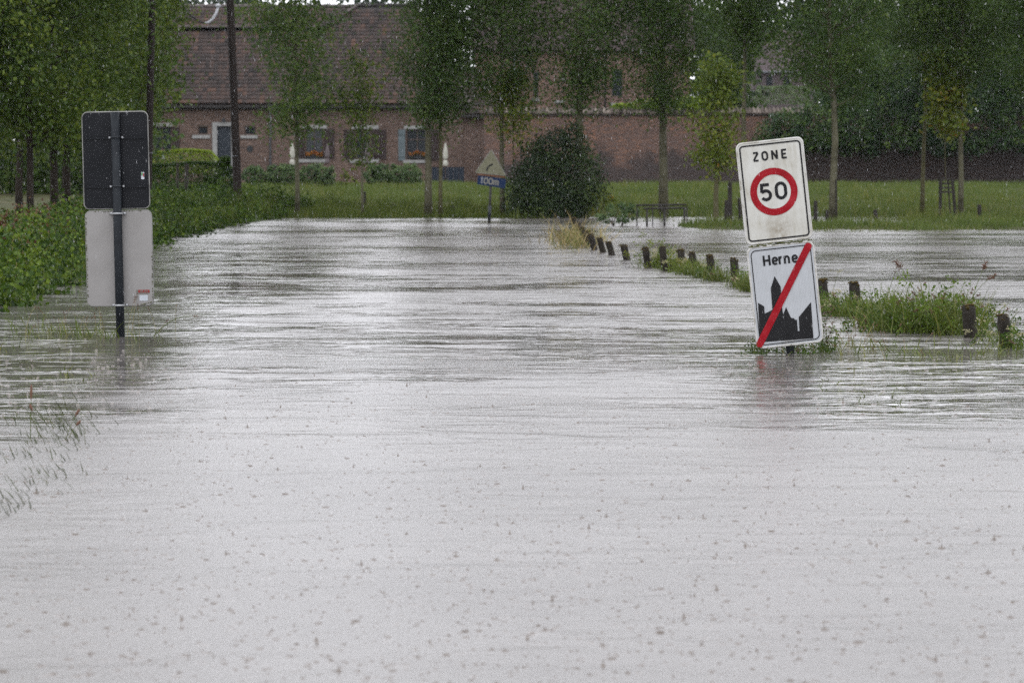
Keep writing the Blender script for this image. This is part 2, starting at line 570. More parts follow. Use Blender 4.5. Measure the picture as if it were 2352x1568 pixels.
def garden_wall_mat():
    """old brick, blackened by damp in a ragged band of its own near the ground"""
    m, nt, b = new_mat('brick_garden')
    a = nt.nodes.new('ShaderNodeAttribute')
    a.attribute_name = 'tint'
    n = noise(nt, 0.35, 5)
    ma = nt.nodes.new('ShaderNodeMath')
    ma.operation = 'MULTIPLY_ADD'
    ma.inputs[1].default_value = 1.1
    ma.inputs[2].default_value = -0.55
    nt.links.new(n.outputs['Fac'], ma.inputs[0])
    ad = nt.nodes.new('ShaderNodeMath')
    ad.operation = 'ADD'
    ad.use_clamp = True
    nt.links.new(a.outputs['Fac'], ad.inputs[0])
    nt.links.new(ma.outputs[0], ad.inputs[1])
    r = ramp(nt, [(0, (0.070, 0.045, 0.038)), (0.5, (0.112, 0.067, 0.052)), (1, (0.18, 0.086, 0.05))])
    nt.links.new(ad.outputs[0], r.inputs[0])
    t = nt.nodes.new('ShaderNodeTexCoord')
    sx = nt.nodes.new('ShaderNodeSeparateXYZ')
    nt.links.new(t.outputs['Object'], sx.inputs[0])
    n2 = noise(nt, 0.8, 5)
    # height of the damp line wanders and climbs to the right
    h1 = nt.nodes.new('ShaderNodeMath'); h1.operation = 'MULTIPLY_ADD'
    h1.inputs[1].default_value = -3.3; h1.inputs[2].default_value = 0.0
    nt.links.new(n2.outputs['Fac'], h1.inputs[0])
    h2 = nt.nodes.new('ShaderNodeMath'); h2.operation = 'ADD'
    nt.links.new(sx.outputs['Z'], h2.inputs[0]); nt.links.new(h1.outputs[0], h2.inputs[1])
    h3 = nt.nodes.new('ShaderNodeMath'); h3.operation = 'MULTIPLY_ADD'
    h3.inputs[1].default_value = -0.075; h3.inputs[2].default_value = 0.0
    nt.links.new(sx.outputs['X'], h3.inputs[0])
    h4 = nt.nodes.new('ShaderNodeMath'); h4.operation = 'ADD'
    nt.links.new(h2.outputs[0], h4.inputs[0]); nt.links.new(h3.outputs[0], h4.inputs[1])
    mr = nt.nodes.new('ShaderNodeMapRange')
    mr.inputs['From Min'].default_value = -0.2
    mr.inputs['From Max'].default_value = 0.55
    mr.inputs['To Min'].default_value = 0.82
    mr.inputs['To Max'].default_value = 0.0
    nt.links.new(h4.outputs[0], mr.inputs['Value'])
    mx = nt.nodes.new('ShaderNodeMix')
    mx.data_type = 'RGBA'
    mx.inputs[7].default_value = (0.022, 0.018, 0.018, 1)
    nt.links.new(mr.outputs[0], mx.inputs[0])
    nt.links.new(r.outputs[0], mx.inputs[6])
    nt.links.new(mx.outputs[2], b.inputs['Base Color'])
    b.inputs['Roughness'].default_value = 0.8
    return m


M['brick_garden'] = garden_wall_mat()


def water_mat():
    m, nt, b = new_mat('flood_water')
    t = nt.nodes.new('ShaderNodeTexCoord')

    def nz(scale, detail, rough, mapping=(1, 1, 1), dist=0.0):
        mp = nt.nodes.new('ShaderNodeMapping')
        mp.inputs['Scale'].default_value = mapping
        nt.links.new(t.outputs['Object'], mp.inputs['Vector'])
        n = nt.nodes.new('ShaderNodeTexNoise')
        n.inputs['Scale'].default_value = scale
        n.inputs['Detail'].default_value = detail
        n.inputs['Roughness'].default_value = rough
        n.inputs['Distortion'].default_value = dist
        nt.links.new(mp.outputs[0], n.inputs['Vector'])
        return n.outputs['Fac']

    def math_(op, a, c):
        x = nt.nodes.new('ShaderNodeMath')
        x.operation = op
        for i, s in enumerate((a, c)):
            if isinstance(s, (int, float)):
                x.inputs[i].default_value = s
            else:
                nt.links.new(s, x.inputs[i])
        return x.outputs[0]

    def rng(src, f0, f1, t0, t1):
        pr = nt.nodes.new('ShaderNodeMapRange')
        pr.interpolation_type = 'SMOOTHSTEP'
        for nm, v_ in (('From Min', f0), ('From Max', f1), ('To Min', t0), ('To Max', t1)):
            pr.inputs[nm].default_value = v_
        nt.links.new(src, pr.inputs['Value'])
        return pr.outputs[0]
    # calm and wind-ruffled patches, two sizes
    p1 = rng(nz(1.0, 3, 0.55, (0.10, 0.20, 1), 0.3), 0.40, 0.60, 0.0, 1.0)
    p2 = rng(nz(1.0, 4, 0.6, (0.38, 0.75, 1), 0.5), 0.38, 0.62, 0.0, 1.0)
    p3 = rng(nz(1.0, 3, 0.6, (1.1, 2.6, 1), 0.6), 0.36, 0.64, 0.0, 1.0)
    ruffle = math_('ADD', math_('ADD', math_('MULTIPLY', p1, 0.36), math_('MULTIPLY', p2, 0.34)), math_('MULTIPLY', p3, 0.30))
    sep = nt.nodes.new('ShaderNodeSeparateXYZ')
    nt.links.new(t.outputs['Object'], sep.inputs[0])
    yj = math_('ADD', sep.outputs['Y'], math_('MULTIPLY', math_('SUBTRACT', nz(0.5, 4, 0.6, (0.5, 1.3, 1)), 0.5), 22.0))
    xj = math_('ADD', sep.outputs['X'], math_('MULTIPLY', math_('SUBTRACT', nz(0.7, 3, 0.55), 0.5), 2.2))
    # stiller water in the lee of the drowned verge plants on both sides
    lee_l = math_('MULTIPLY', rng(xj, -3.3, -2.6, 1.0, 0.0), math_('MULTIPLY', rng(yj, 17.0, 21.5, 0.0, 1.0), rng(yj, 48.0, 64.0, 1.0, 0.0)))
    lee_r = math_('MULTIPLY', rng(xj, 1.4, 2.1, 0.0, 1.0), math_('MULTIPLY', rng(yj, 18.5, 22.5, 0.0, 1.0), rng(yj, 28.0, 31.0, 1.0, 0.0)))
    lee = math_('MAXIMUM', lee_l, lee_r)
    open_ = math_('MAXIMUM', rng(yj, 15.0, 30.0, 0.22, 1.0), math_('MULTIPLY', lee, 0.75))
    amp = math_('MULTIPLY', rng(ruffle, 0.30, 0.68, 0.50, 1.45), math_('MULTIPLY', open_, math_('SUBTRACT', 1.0, math_('MULTIPLY', lee, 0.35))))
    swell = math_('MULTIPLY', nz(1.7, 2, 0.45, (0.5, 1.0, 1)), 0.040)
    wave = math_('MULTIPLY', nz(5.5, 2, 0.45, (0.65, 1.0, 1)), 0.0125)
    rip = math_('MULTIPLY', nz(17.0, 2, 0.5, (0.85, 1.0, 1)), 0.0050)
    rain = math_('MULTIPLY', nz(34.0, 4, 0.68, (1.0, 0.8, 1)), 0.0062)
    rain = math_('MULTIPLY', rain, math_('MULTIPLY', rng(yj, 18.0, 32.0, 1.0, 0.22), math_('SUBTRACT', 1.0, math_('MULTIPLY', lee, 0.72))))
    h = math_('ADD', math_('MULTIPLY', math_('ADD', math_('ADD', swell, wave), rip), amp), rain)
    # ripples too small to see: fine chop in the ruffled patches, dense rain pitting near by
    r_far = rng(ruffle, 0.36, 0.70, 0.05, 0.24)
    pit = rng(yj, 17.0, 31.0, 0.24, 0.0)
    rr_ = math_('MULTIPLY', math_('MAXIMUM', r_far, pit), math_('SUBTRACT', 1.0, math_('MULTIPLY', lee, 0.80)))
    nt.links.new(rr_, b.inputs['Roughness'])
    bp = nt.nodes.new('ShaderNodeBump')
    bp.inputs['Strength'].default_value = 1.0
    bp.inputs['Distance'].default_value = 1.0
    nt.links.new(h, bp.inputs['Height'])
    nt.links.new(bp.outputs[0], b.inputs['Normal'])
    mud = nz(0.35, 4, 0.55)
    r = ramp(nt, [(0.35, (0.088, 0.080, 0.073)), (0.65, (0.114, 0.105, 0.097))])
    nt.links.new(mud, r.inputs[0])
    nt.links.new(r.outputs[0], b.inputs['Base Color'])
    b.inputs['IOR'].default_value = 1.333
    b.inputs['Specular IOR Level'].default_value = 0.5
    return m


M['water'] = water_mat()
M['splash'] = surf('splash', (0.11, 0.087, 0.07), (0.18, 0.15, 0.125), 20, 0.15, spec=0.35)


def clear_water(name, rough=0.02, ior=1.33):
    m, nt, b = new_mat(name)
    b.inputs['Base Color'].default_value = (0.97, 0.98, 1.0, 1)
    b.inputs['Transmission Weight'].default_value = 1.0
    b.inputs['Roughness'].default_value = rough
    b.inputs['IOR'].default_value = ior
    return m


M['drop'] = surf('rain_drop', (0.50, 0.51, 0.53), (0.62, 0.63, 0.65), 5, 0.15)  # opaque pale colour stands in for sky light refracted by clear drops

# ------------------------------------------------------------------ ground and water
EY = np.array([-40, 20, 28, 34.5, 47, 64.6, 80, 90, 97, 140.])
EX = np.array([-6.3, -6.3, -6.2, -6.0, -6.75, -7.75, -7.6, -7.0, -2.0, 20.])


def sstep(x, a, b):
    t = np.clip((x - a) / (b - a), 0, 1)
    return t * t * (3 - 2 * t)


def ground_z(x, y):
    x, y = np.asarray(x, float), np.asarray(y, float)
    road = -0.42 + 0 * x
    main = np.interp(y, [0, 80, 88.5, 93, 121, 400, 2000], [-0.45, -0.35, -0.05, 0.10, 0.50, 0.55, 12.0])
    # grassy strip at the right, in front of a flooded ditch
    strip = -0.42 + 0.455 * sstep(y, 69.5, 74.5) * (1 - sstep(y, 77, 80.5) * (1 - sstep(x, 8.0, 13.0))) * sstep(x, 2.6, 5.0) + 0.05 * np.sin(x * 1.9 + y * .8) * (y > 68) * (y < 90)
    # left bank, with a flooded field behind it
    d = np.interp(y, EY, EX) - x
    bank = -0.42 + 0.75 * sstep(d, -0.55, 0.9) - 0.24 * sstep(d, 1.1, 3.0) - 0.36 * sstep(d, 4.5, 8.0) * (1 - sstep(y, 92, 106))
    bank = np.where(y < 100, bank, -0.42)
    verge = -0.42 + 0.36 * np.exp(-((x - np.interp(y, [28, 42, 55, 62, 80], [4.9, 3.5, 2.0, 1.4, 0.9])) / 0.55) ** 2) * (y > 10) * (1 - sstep(y, 60, 85))
    return np.maximum.reduce([road, main, strip, bank, verge])


gy = np.concatenate([np.arange(-40, 22, 6.0), np.arange(22, 150, 0.75), np.array([155, 165, 180, 200, 230, 280, 400, 700, 1200, 2000.])])
gx = np.concatenate([np.array([-1500, -600, -250, -120, -70, -45.]), np.arange(-34, 34.1, 0.75), np.array([45, 70, 120, 250, 600, 1500.])])
X, Y_ = np.meshgrid(gx, gy)
Z = ground_z(X, Y_) + np.where((Y_ > 22) & (Y_ < 150), RNG.normal(0, 0.012, X.shape), 0)
nx, ny = len(gx), len(gy)
gv = np.stack([X, Y_, Z], 2).reshape(-1, 3)
ii = (np.arange(ny - 1)[:, None] * nx + np.arange(nx - 1)[None, :]).ravel()
gf = np.stack([ii, ii + 1, ii + nx + 1, ii + nx], 1)
o = link('ground', np_mesh('ground', gv, gf, M['soil'], smooth=True))
tag(o, kind='structure')

wm = MB()
wm.add([(-160, -40, 0), (160, -40, 0), (160, 108, 0), (-160, 108, 0)], [(0, 1, 2, 3)])
o = wm.build('water', M['water'])
tag(o, kind='structure')


# ------------------------------------------------------------------ lettering: strokes of a plain road-sign face
def arc(cx, cy, rx, ry, a0, a1, n=10):
    return [(cx + rx * math.cos(math.radians(a0 + (a1 - a0) * i / n)), cy + ry * math.sin(math.radians(a0 + (a1 - a0) * i / n))) for i in range(n + 1)]


def stadium(w, h, y0=0.0, r=None):
    """closed rounded loop between x 0..w and y0..y0+h"""
    rx = w / 2
    ry = min(h / 2, rx * 1.15) if r is None else r
    return arc(rx, y0 + h - ry, rx, ry, 0, 180, 12) + arc(rx, y0 + ry, rx, ry, 180, 360, 12)


GL = {
    'Z': (0.62, [([(0, 1), (0.62, 1)], 0), ([(0.60, 0.96), (0.02, 0.04)], 0), ([(0, 0), (0.62, 0)], 0)]),
    'O': (0.62, [(stadium(0.62, 1.0), 1)]),
    'N': (0.60, [([(0, -0.08), (0, 1.08)], 0), ([(0.02, 1.0), (0.58, 0.0)], 0), ([(0.60, -0.08), (0.60, 1.08)], 0)]),
    'E': (0.55, [([(0, -0.08), (0, 1.08)], 0), ([(0, 1), (0.55, 1)], 0), ([(0, 0.5), (0.48, 0.5)], 0), ([(0, 0), (0.55, 0)], 0)]),
    'I': (0.05, [([(0.02, -0.08), (0.02, 1.08)], 0)]),
    'H': (0.62, [([(0, -0.08), (0, 1.08)], 0), ([(0.62, -0.08), (0.62, 1.08)], 0), ([(0, 0.5), (0.62, 0.5)], 0)]),
    'e': (0.50, [([(0.02, 0.36), (0.50, 0.36)], 0), ([(0.50, 0.36)] + arc(0.25, 0.42, 0.25, 0.30, 0, 180, 10) + arc(0.25, 0.30, 0.25, 0.30, 180, 318, 9), 0)]),
    'r': (0.30, [([(0, -0.08), (0, 0.80)], 0), ([(0.0, 0.42)] + arc(0.26, 0.44, 0.24, 0.28, 165, 85, 6), 0)]),
    'n': (0.46, [([(0, -0.08), (0, 0.80)], 0), (arc(0.23, 0.46, 0.23, 0.26, 175, 0, 10) + [(0.46, -0.08)], 0)]),
    'm': (0.80, [([(0, -0.08), (0, 0.80)], 0), (arc(0.20, 0.50, 0.20, 0.22, 175, 0, 8) + [(0.40, -0.08)], 0), (arc(0.60, 0.50, 0.20, 0.22, 175, 0, 8) + [(0.80, -0.08)], 0)]),
    '5': (0.60, [([(0.56, 1.0), (0.06, 1.0), (0.03, 0.50)], 0), ([(0.03, 0.535)] + arc(0.30, 0.30, 0.30, 0.30, 128, -148, 20), 0)]),
    '0': (0.62, [(stadium(0.62, 1.0, 0, 0.34), 1)]),
    '1': (0.26, [([(0.20, -0.08), (0.20, 1.08)], 0), ([(0.20, 1.0), (0.0, 0.78)], 0)]),
}


def glyph(mb, ch, x, z, h, stroke, y):
    """centreline height h, lower left at x, z; returns the advance"""
    w, strokes = GL[ch]
    for i, (pts, closed) in enumerate(strokes):
        mb.ribbon([(x + px * h, z + py * h) for px, py in pts], stroke, y - 0.0003 * i, bool(closed))
    return w * h


def rounded(w, h, r, cx=0.0, cz=0.0, n=6):
    out = []
    for (sx, sz, a0) in ((1, 1, 0), (-1, 1, 90), (-1, -1, 180), (1, -1, 270)):
        for i in range(n + 1):
            a = math.radians(a0 + 90 * i / n)
            out.append((cx + sx * (w / 2 - r) + r * math.cos(a), cz + sz * (h / 2 - r) + r * math.sin(a)))
    return out


# ------------------------------------------------------------------ the leaning pair of signs at the right
rs = thing('road_sign', 'leaning white zone 50 sign above a struck-out town sign, half sunk in floodwater', 'road sign', Wt(1817, 812), (math.radians(0), math.radians(-6.3), math.radians(2)))
b = MB()
b.tube([(0, 0.035, -0.6), (0, 0.035, 1.86)], 0.038, 16)
b.build('pole', M['pole_grey'], rs, True)
SW, SH = 0.604, 0.916
for (cz, face, rim_r, kind) in ((1.483, 'zone_face', 0.048, 'zone_panel'), (0.537, 'town_face', 0.055, 'town_panel')):
    b = MB()
    b.prism(rounded(SW, SH, rim_r, 0, cz), -0.022, -0.010)
    pn = b.build(kind, M[face], rs)
    b = MB()
    b.tube([(x, -0.016, z) for x, z in rounded(SW - 0.006, SH - 0.006, rim_r, 0, cz)], 0.0095, 8, closed=True)
    b.build('rim', M['sign_rim'], pn, True)
    U = lambda u: (u - 0.5) * SW
    V = lambda v: cz + SH / 2 - v * SW
    if kind == 'zone_panel':
        b = MB()
        b.ribbon(rounded(SW * 0.905, SH - SW * 0.095, 0.030, 0, cz), 0.0135, -0.0255, True)
        b.build('border', M['black_print'], pn)
        b = MB()
        R0, R1 = 0.356 * SW, 0.256 * SW
        b.ribbon([(U(0.492) + (R0 + R1) / 2 * math.cos(2 * math.pi * i / 64), V(0.765) + (R0 + R1) / 2 * math.sin(2 * math.pi * i / 64)) for i in range(64)], R0 - R1, -0.0255, True)
        b.build('red_ring', M['red_print'], pn)
        b = MB()
        hh = 0.118 * SW
        for ch, u in (('Z', 0.238), ('O', 0.374), ('N', 0.522), ('E', 0.672)):
            glyph(b, ch, U(u), V(0.279), hh, 0.0165, -0.0255)
        b.build('lettering', M['black_print'], pn)
        b = MB()
        hh = 0.222 * SW
        glyph(b, '5', U(0.302), V(0.874), hh, 0.0275, -0.0255)
        glyph(b, '0', U(0.530), V(0.871), hh, 0.0275, -0.0255)
        b.build('numerals', M['black_print'], pn)
    else:
        b = MB()
        b.ribbon(rounded(SW * 0.90, SH - SW * 0.10, 0.045, 0, cz), 0.0085, -0.0255, True)
        b.build('border', M['black_print'], pn)

        def cv(zx, zy):
            rx, ry = zx - 149, zy - 205
            return U((rx * 0.9934 - ry * 0.115) / 806), V((rx * 0.115 + ry * 0.9934) / 806)
        b = MB()
        hh = 0.133 * SW
        x = U(0.232)
        for ch, u in (('H', 0.234), ('e', 0.366), ('r', 0.468), ('n', 0.548), ('e', 0.666)):
            glyph(b, ch, U(u), V(0.279), hh, 0.0185, -0.0255)
        b.build('lettering', M['black_print'], pn)
        b = MB()
        # skyline of roofs and church tower, in convex pieces that butt
        base_l, base_r = cv(318, 1338), cv(968, 1288)
        def mid(p, q, t):
            return (p[0] + (q[0] - p[0]) * t, p[1] + (q[1] - p[1]) * t)
        tops = [cv(290, 860), cv(365, 905), cv(372, 992), cv(465, 945), cv(443, 685), cv(487, 538), cv(562, 665), cv(580, 900), cv(597, 1005), cv(630, 910), cv(690, 1040), cv(730, 1045), cv(738, 1063), cv(764, 1063)]
        slit = [cv(776, 1200), cv(797, 1200)]
        right = [cv(786, 1032), cv(932, 850)]
        outline = tops + slit + right + [base_r, base_l]
        import mathutils.geometry as mg
        tri = mg.tessellate_polygon([[Vector((x_, z_, 0)) for x_, z_ in outline]])
        b.add([(x_, -0.0255, z_) for x_, z_ in outline], [tuple(t_) for t_ in tri])
        b.build('town_silhouette', M['black_print'], pn)
        b = MB()
        p0, p1 = cv(312, 1368), cv(893, 168)
        dx, dz = p1[0] - p0[0], p1[1] - p0[1]
        L = math.hypot(dx, dz)
        dx, dz = dx / L, dz / L
        hw = 0.052 * SW
        loop = []
        for i in range(13):
            a = math.pi * i / 12
            loop.append((p1[0] + hw * (math.cos(a) * dz + 0.8 * math.sin(a) * dx), p1[1] + hw * (-math.cos(a) * dx + 0.8 * math.sin(a) * dz)))
        for i in range(13):
            a = math.pi + math.pi * i / 12
            loop.append((p0[0] + hw * (math.cos(a) * dz + 0.8 * math.sin(a) * dx), p0[1] + hw * (-math.cos(a) * dx + 0.8 * math.sin(a) * dz)))
        b.prism(loop, -0.0295, -0.0275)
        b.build('red_bar', M['red_print'], pn)
    for k, dz_ in enumerate((0.3, -0.3)):
        b = MB()
        b.tube([(0.043 * math.cos(math.radians(a)), 0.035 + 0.043 * math.sin(math.radians(a)), cz + dz_) for a in range(0, 360, 24)], 0.008, 6, closed=True)
        b.build('clamp', M['galvanised'], pn, True)
# algae along the joint of the two panels
b = MB()
for i in range(70):
    x_ = random.uniform(-0.29, 0.29)
    b.box((x_, -0.020 + random.uniform(-0.006, 0.004), 1.010 + random.uniform(-0.010, 0.010)), (random.uniform(0.008, 0.04), 0.010, random.uniform(0.003, 0.009)), Matrix.Rotation(random.uniform(-0.3, 0.3), 3, 'Y'))
tag(b.build('algae', M['algae'], rs), kind='stuff')

# ------------------------------------------------------------------ the pair of signs at the left, seen from behind
ls = thing('road_sign', 'upright road sign seen from behind, black panel above a grey panel on a dark pole', 'road sign', Wt(277, 773), (0, math.radians(-1.0), math.radians(-2)))
b = MB()
b.tube([(0, 0, -0.7), (0, 0, 2.226)], 0.0435, 20)
b.build('pole', M['pole_dark'], ls, True)
q = 231.4
for (cx, cz, w_, h_, mat_, nm) in ((-0.0115, 1.748, 0.657, 0.962, 'sign_black_back', 'black_panel'), (0.0, 0.777, 0.664, 0.948, 'sign_grey_back', 'grey_panel')):
    b = MB()
    b.prism(rounded(w_, h_, 0.055, cx, cz), 0.052, 0.062)
    pn = b.build(nm, M[mat_], ls)
    b = MB()
    b.tube([(x, 0.057, z) for x, z in rounded(w_ - 0.004, h_ - 0.004, 0.055, cx, cz)], 0.0062, 8, closed=True)
    b.build('rim', M['back_rim'], pn, True)
    if nm == 'black_panel':
        for zz in (1.975, 1.492):
            b = MB()
            b.box((cx, 0.044, zz), (w_ - 0.03, 0.012, 0.022))
            b.box((cx, 0.037, zz + 0.013), (w_ - 0.03, 0.004, 0.005))
            b.box((cx, 0.037, zz - 0.013), (w_ - 0.03, 0.004, 0.005))
            b.build('stiffening_rail', M['sign_black_back'], pn)
            b = MB()
            b.tube([(0.047 * math.cos(math.radians(a)), 0.047 * math.sin(math.radians(a)), zz) for a in range(0, 360, 20)], 0.006, 6, closed=True)
            b.build('clamp', M['pole_grey'], pn, True)
            for sx in (-1, 1):
                b = MB()
                b.tube([(0.064 * sx, 0.030, zz), (0.064 * sx, 0.020, zz)], 0.011, 6)
                b.build('bolt', M['galvanised'], pn)
        b = MB()
        b.box((0.253, 0.0505, 1.592), (0.030, 0.003, 0.072))
        st = b.build('sticker', M['sticker_white'], pn)
        b = MB()
        b.box((0.246, 0.0480, 1.610), (0.012, 0.002, 0.030))
        b.build('green_stripe', M['sticker_green'], pn)
        b = MB()
        b.box((0.261, 0.0480, 1.600), (0.010, 0.002, 0.034))
        b.build('red_stripe', M['sticker_red'], pn)
    else:
        for zz in (1.222, 0.312):
            b = MB()
            b.tube([(0.046 * math.cos(math.radians(a)), 0.046 * math.sin(math.radians(a)), zz + dz_) for dz_ in (0,) for a in range(0, 360, 20)], 0.012, 6, closed=True)
            b.box((-0.062, 0.028, zz), (0.034, 0.014, 0.024))
            b.box((0.062, 0.028, zz), (0.034, 0.014, 0.024))
            b.build('clamp', M['galvanised'], pn, True)
        b = MB()
        b.box((0.236, 0.0505, 0.446), (0.112, 0.003, 0.028))
        b.build('sticker', M['sticker_red'], pn)
        b = MB()
        x = 0.199
        for ch in 'NIEZEN':
            x += glyph(b, ch, x, 0.438, 0.016, 0.0035, 0.0475) + 0.006
        b.build('lettering', M['faded_white'], pn)
        b = MB()
        b.box((0.170, 0.0505, 0.4465), (0.018, 0.003, 0.027))
        b.box((0.236, 0.0505, 0.4255), (0.108, 0.003, 0.009))
        b.build('sticker', M['faded_white'], pn)
        b = MB()
        b.box((0.232, 0.0505, 0.379), (0.084, 0.003, 0.056))
        b.build('sticker', M['sticker_white'], pn)
b = MB()
for i in range(120):
    t_ = random.random()
    e = random.choice('lltrb')
    if e == 'l':
        p = (-0.325, 0.35 + t_ * 0.86)
    elif e == 'r':
        p = (0.325, 0.35 + t_ * 0.5)
    elif e == 't':
        p = (-0.28 + t_ * 0.56, 1.247)
    else:
        p = (0.20 + t_ * 0.12, 0.315 + 0.03 * t_ * t_)
    b.box((p[0] + random.uniform(-.003, .003), 0.0475, p[1] + random.uniform(-.003, .003)), (random.uniform(.004, .008), 0.006, random.uniform(0.003, 0.012)))
tag(b.build('algae', M['algae'], ls), kind='stuff')

# ------------------------------------------------------------------ faded warning triangle with its distance plate
c0 = Wt(1123.5, 511)
s_ = F / c0.y
ws = thing('warning_sign', 'faded triangular bend warning sign above a blue 100m plate by the dark bush', 'road sign', c0, (0, math.radians(2.4), 0))
b = MB()
b.tube([(0, 0.03, -0.5), (0, 0.03, 1.62)], 0.034, 12)
b.build('pole', M['gate_metal'], ws, True)
b = MB()
b.tube([(0, 0.028, 0.05), (0, 0.028, 0.46)], 0.045, 12)
b.build('pole_sleeve', M['pole_grey'], ws, True)
g = 1.0 / s_
rot = Matrix.Rotation(math.radians(5.0), 3, 'Y')


def wloc(px, py):
    X_, Z_ = (px - 1123.5) * g, (511 - py) * g
    a = math.radians(2.4)
    return X_ * math.cos(a) - Z_ * math.sin(a), X_ * math.sin(a) + Z_ * math.cos(a)


A_, B_, C_ = wloc(1128.7, 344.5), wloc(1091.5, 397), wloc(1162, 404)
tri_pts = []
ctr = ((A_[0] + B_[0] + C_[0]) / 3, (A_[1] + B_[1] + C_[1]) / 3)
for k, p in enumerate((A_, B_, C_)):
    prev, nxt = (C_, A_, B_)[k], (B_, C_, A_)[k]
    for t_ in (0.07, 0.03):
        tri_pts.append((p[0] + (prev[0] - p[0]) * t_, p[1] + (prev[1] - p[1]) * t_))
    for t_ in (0.03, 0.07):
        tri_pts.append((p[0] + (nxt[0] - p[0]) * t_, p[1] + (nxt[1] - p[1]) * t_))
b = MB()
b.prism(tri_pts, -0.020, -0.008)
tp = b.build('triangle_panel', M['triangle_face'], ws)
b = MB()
b.tube([(x, -0.014, z) for x, z in tri_pts], 0.011, 6, closed=True)
b.build('rim', M['faded_white'], tp, True)
b = MB()
b.ribbon([wloc(1118, 393), wloc(1119, 388), wloc(1122, 383), wloc(1127, 379.5), wloc(1132.5, 378)], 3.6 * g, -0.0235)
b.build('bend_arrow', M['black_print'], tp)
b = MB()
p, p2 = wloc(1097, 400.5), wloc(1160, 407)
b.ribbon([p, p2], 2.6 * g, -0.0240)
b.build('rusty_edge', M['rust'], tp)
P4 = [wloc(1098, 403.5), wloc(1162, 412), wloc(1160.5, 433.3), wloc(1096, 423.5)]
b = MB()
b.prism(P4[::-1], -0.024, -0.010)
dp = b.build('distance_plate', M['blue_panel'], ws)
b = MB()
an = math.atan2(P4[1][1] - P4[0][1], P4[1][0] - P4[0][0])


def plate_text(mb, s, x, z, h, st, y):
    tmp = MB()
    for ch in s:
        x += glyph(tmp, ch, x, z, h, st, y) + 0.26 * h
    for f_ in tmp.f:
        pass
    ox, oz = P4[3]
    mb.add([(ox + v[0] * math.cos(an) - v[2] * math.sin(an), v[1], oz + v[0] * math.sin(an) + v[2] * math.cos(an)) for v in tmp.v], tmp.f)
    return x


hh = 12.6 * g
plate_text(b, '00m', 0.180, 0.052, hh, 3.0 * g, -0.0275)
b.build('lettering', M['faded_white'], dp)
b = MB()
plate_text(b, '1', 0.085, 0.052, hh, 3.0 * g, -0.0275)
o = b.build('lettering', M['zinc'], dp)
tag(o, 'weathered numeral one')


# ------------------------------------------------------------------ buildings behind
HOUSE_Y = 150.0
GZ = 0.45


def brick_arrays(x0, x1, z0, z1, y, holes=(), course=0.077, length=0.22, proud=0.012):
    """bricks of a wall facing -Y, laid in stretcher bond; holes are (x0, x1, z0, z1)"""
    rows = int((z1 - z0) / course)
    cs, ws = [], []
    for r in range(rows):
        zc = z0 + (r + 0.5) * course
        off = (r % 2) * length / 2
        xs = np.arange(x0 - off, x1, length)
        a = np.maximum(xs + 0.006, x0)
        e = np.minimum(xs + length - 0.006, x1)
        for (hx0, hx1, hz0, hz1) in holes:
            if hz0 - 0.02 < zc < hz1 + 0.02:
                full = (a >= hx0) & (e <= hx1)
                cutl = (a < hx0) & (e > hx0)
                e = np.where(cutl, hx0, e)
                cutr = (a < hx1) & (e > hx1) & (a > hx0)
                a = np.where(cutr, hx1, a)
                a = np.where(full, e, a)
        ok = e - a > 0.03
        a, e = a[ok], e[ok]
        cs.append(np.stack([(a + e) / 2, np.full(len(a), zc)], 1))
        ws.append(e - a)
    c = np.concatenate(cs)
    w = np.concatenate(ws)
    n = len(c)
    h = course - 0.011
    yf = y - proud * RNG.uniform(0.5, 1.4, n)
    yb = np.full(n, y + 0.004)
    v = np.empty((n, 8, 3))
    for k, (sx, sz) in enumerate(((-1, -1), (1, -1), (1, 1), (-1, 1))):
        v[:, k] = np.stack([c[:, 0] + sx * w / 2, yf, c[:, 1] + sz * h / 2], 1)
        v[:, k + 4] = np.stack([c[:, 0] + sx * w / 2, yb, c[:, 1] + sz * h / 2], 1)
    i = np.arange(n)[:, None] * 8
    f = np.concatenate([i + np.array([q_]) for q_ in ([0, 1, 2, 3], [0, 4, 5, 1], [1, 5, 6, 2], [2, 6, 7, 3], [3, 7, 4, 0])])
    tint = np.clip(RNG.normal(0.5, 0.2, n), 0, 1)
    return v.reshape(-1, 3), f, np.tile(tint, 5)


def bricks(name, parent, mat, args, origin):
    v, f, t = brick_arrays(*args)
    v = v - np.array(origin)
    o = link(name, np_mesh(name, v, f, mat, t), None, parent)
    return tag(o, kind='stuff')


def pantile(w=0.235, l=0.30):
    """one clay pantile: a wave across, a lip at the lower edge; x across, y up the slope, z out"""
    xs = [-0.5, -0.25, 0.0, 0.25, 0.5]
    zs = [0.010, 0.0, 0.012, 0.040, 0.014]
    vs, fs = [], []
    for yy, lift in ((-l / 2, 0.030), (l / 2, 0.0)):
        for a, z in zip(xs, zs):
            vs.append((a * w, yy, z + lift))
    for a, z in zip(xs, zs):
        vs.append((a * w, -l / 2, z + 0.004))
    for k in range(4):
        fs.append((k, k + 1, k + 6, k + 5))
        fs.append((10 + k, 11 + k, k + 1, k))
    return vs, fs


PT_V, PT_F = pantile()
PT_V = np.array(PT_V)
PT_F = np.array(PT_F)
TILE_MESH = []
for k in range(5):
    me = np_mesh('roof_tile', PT_V, PT_F, M['tile'], np.full(len(PT_F), (0.15, 0.4, 0.55, 0.75, 0.95)[k]))
    TILE_MESH.append(me)


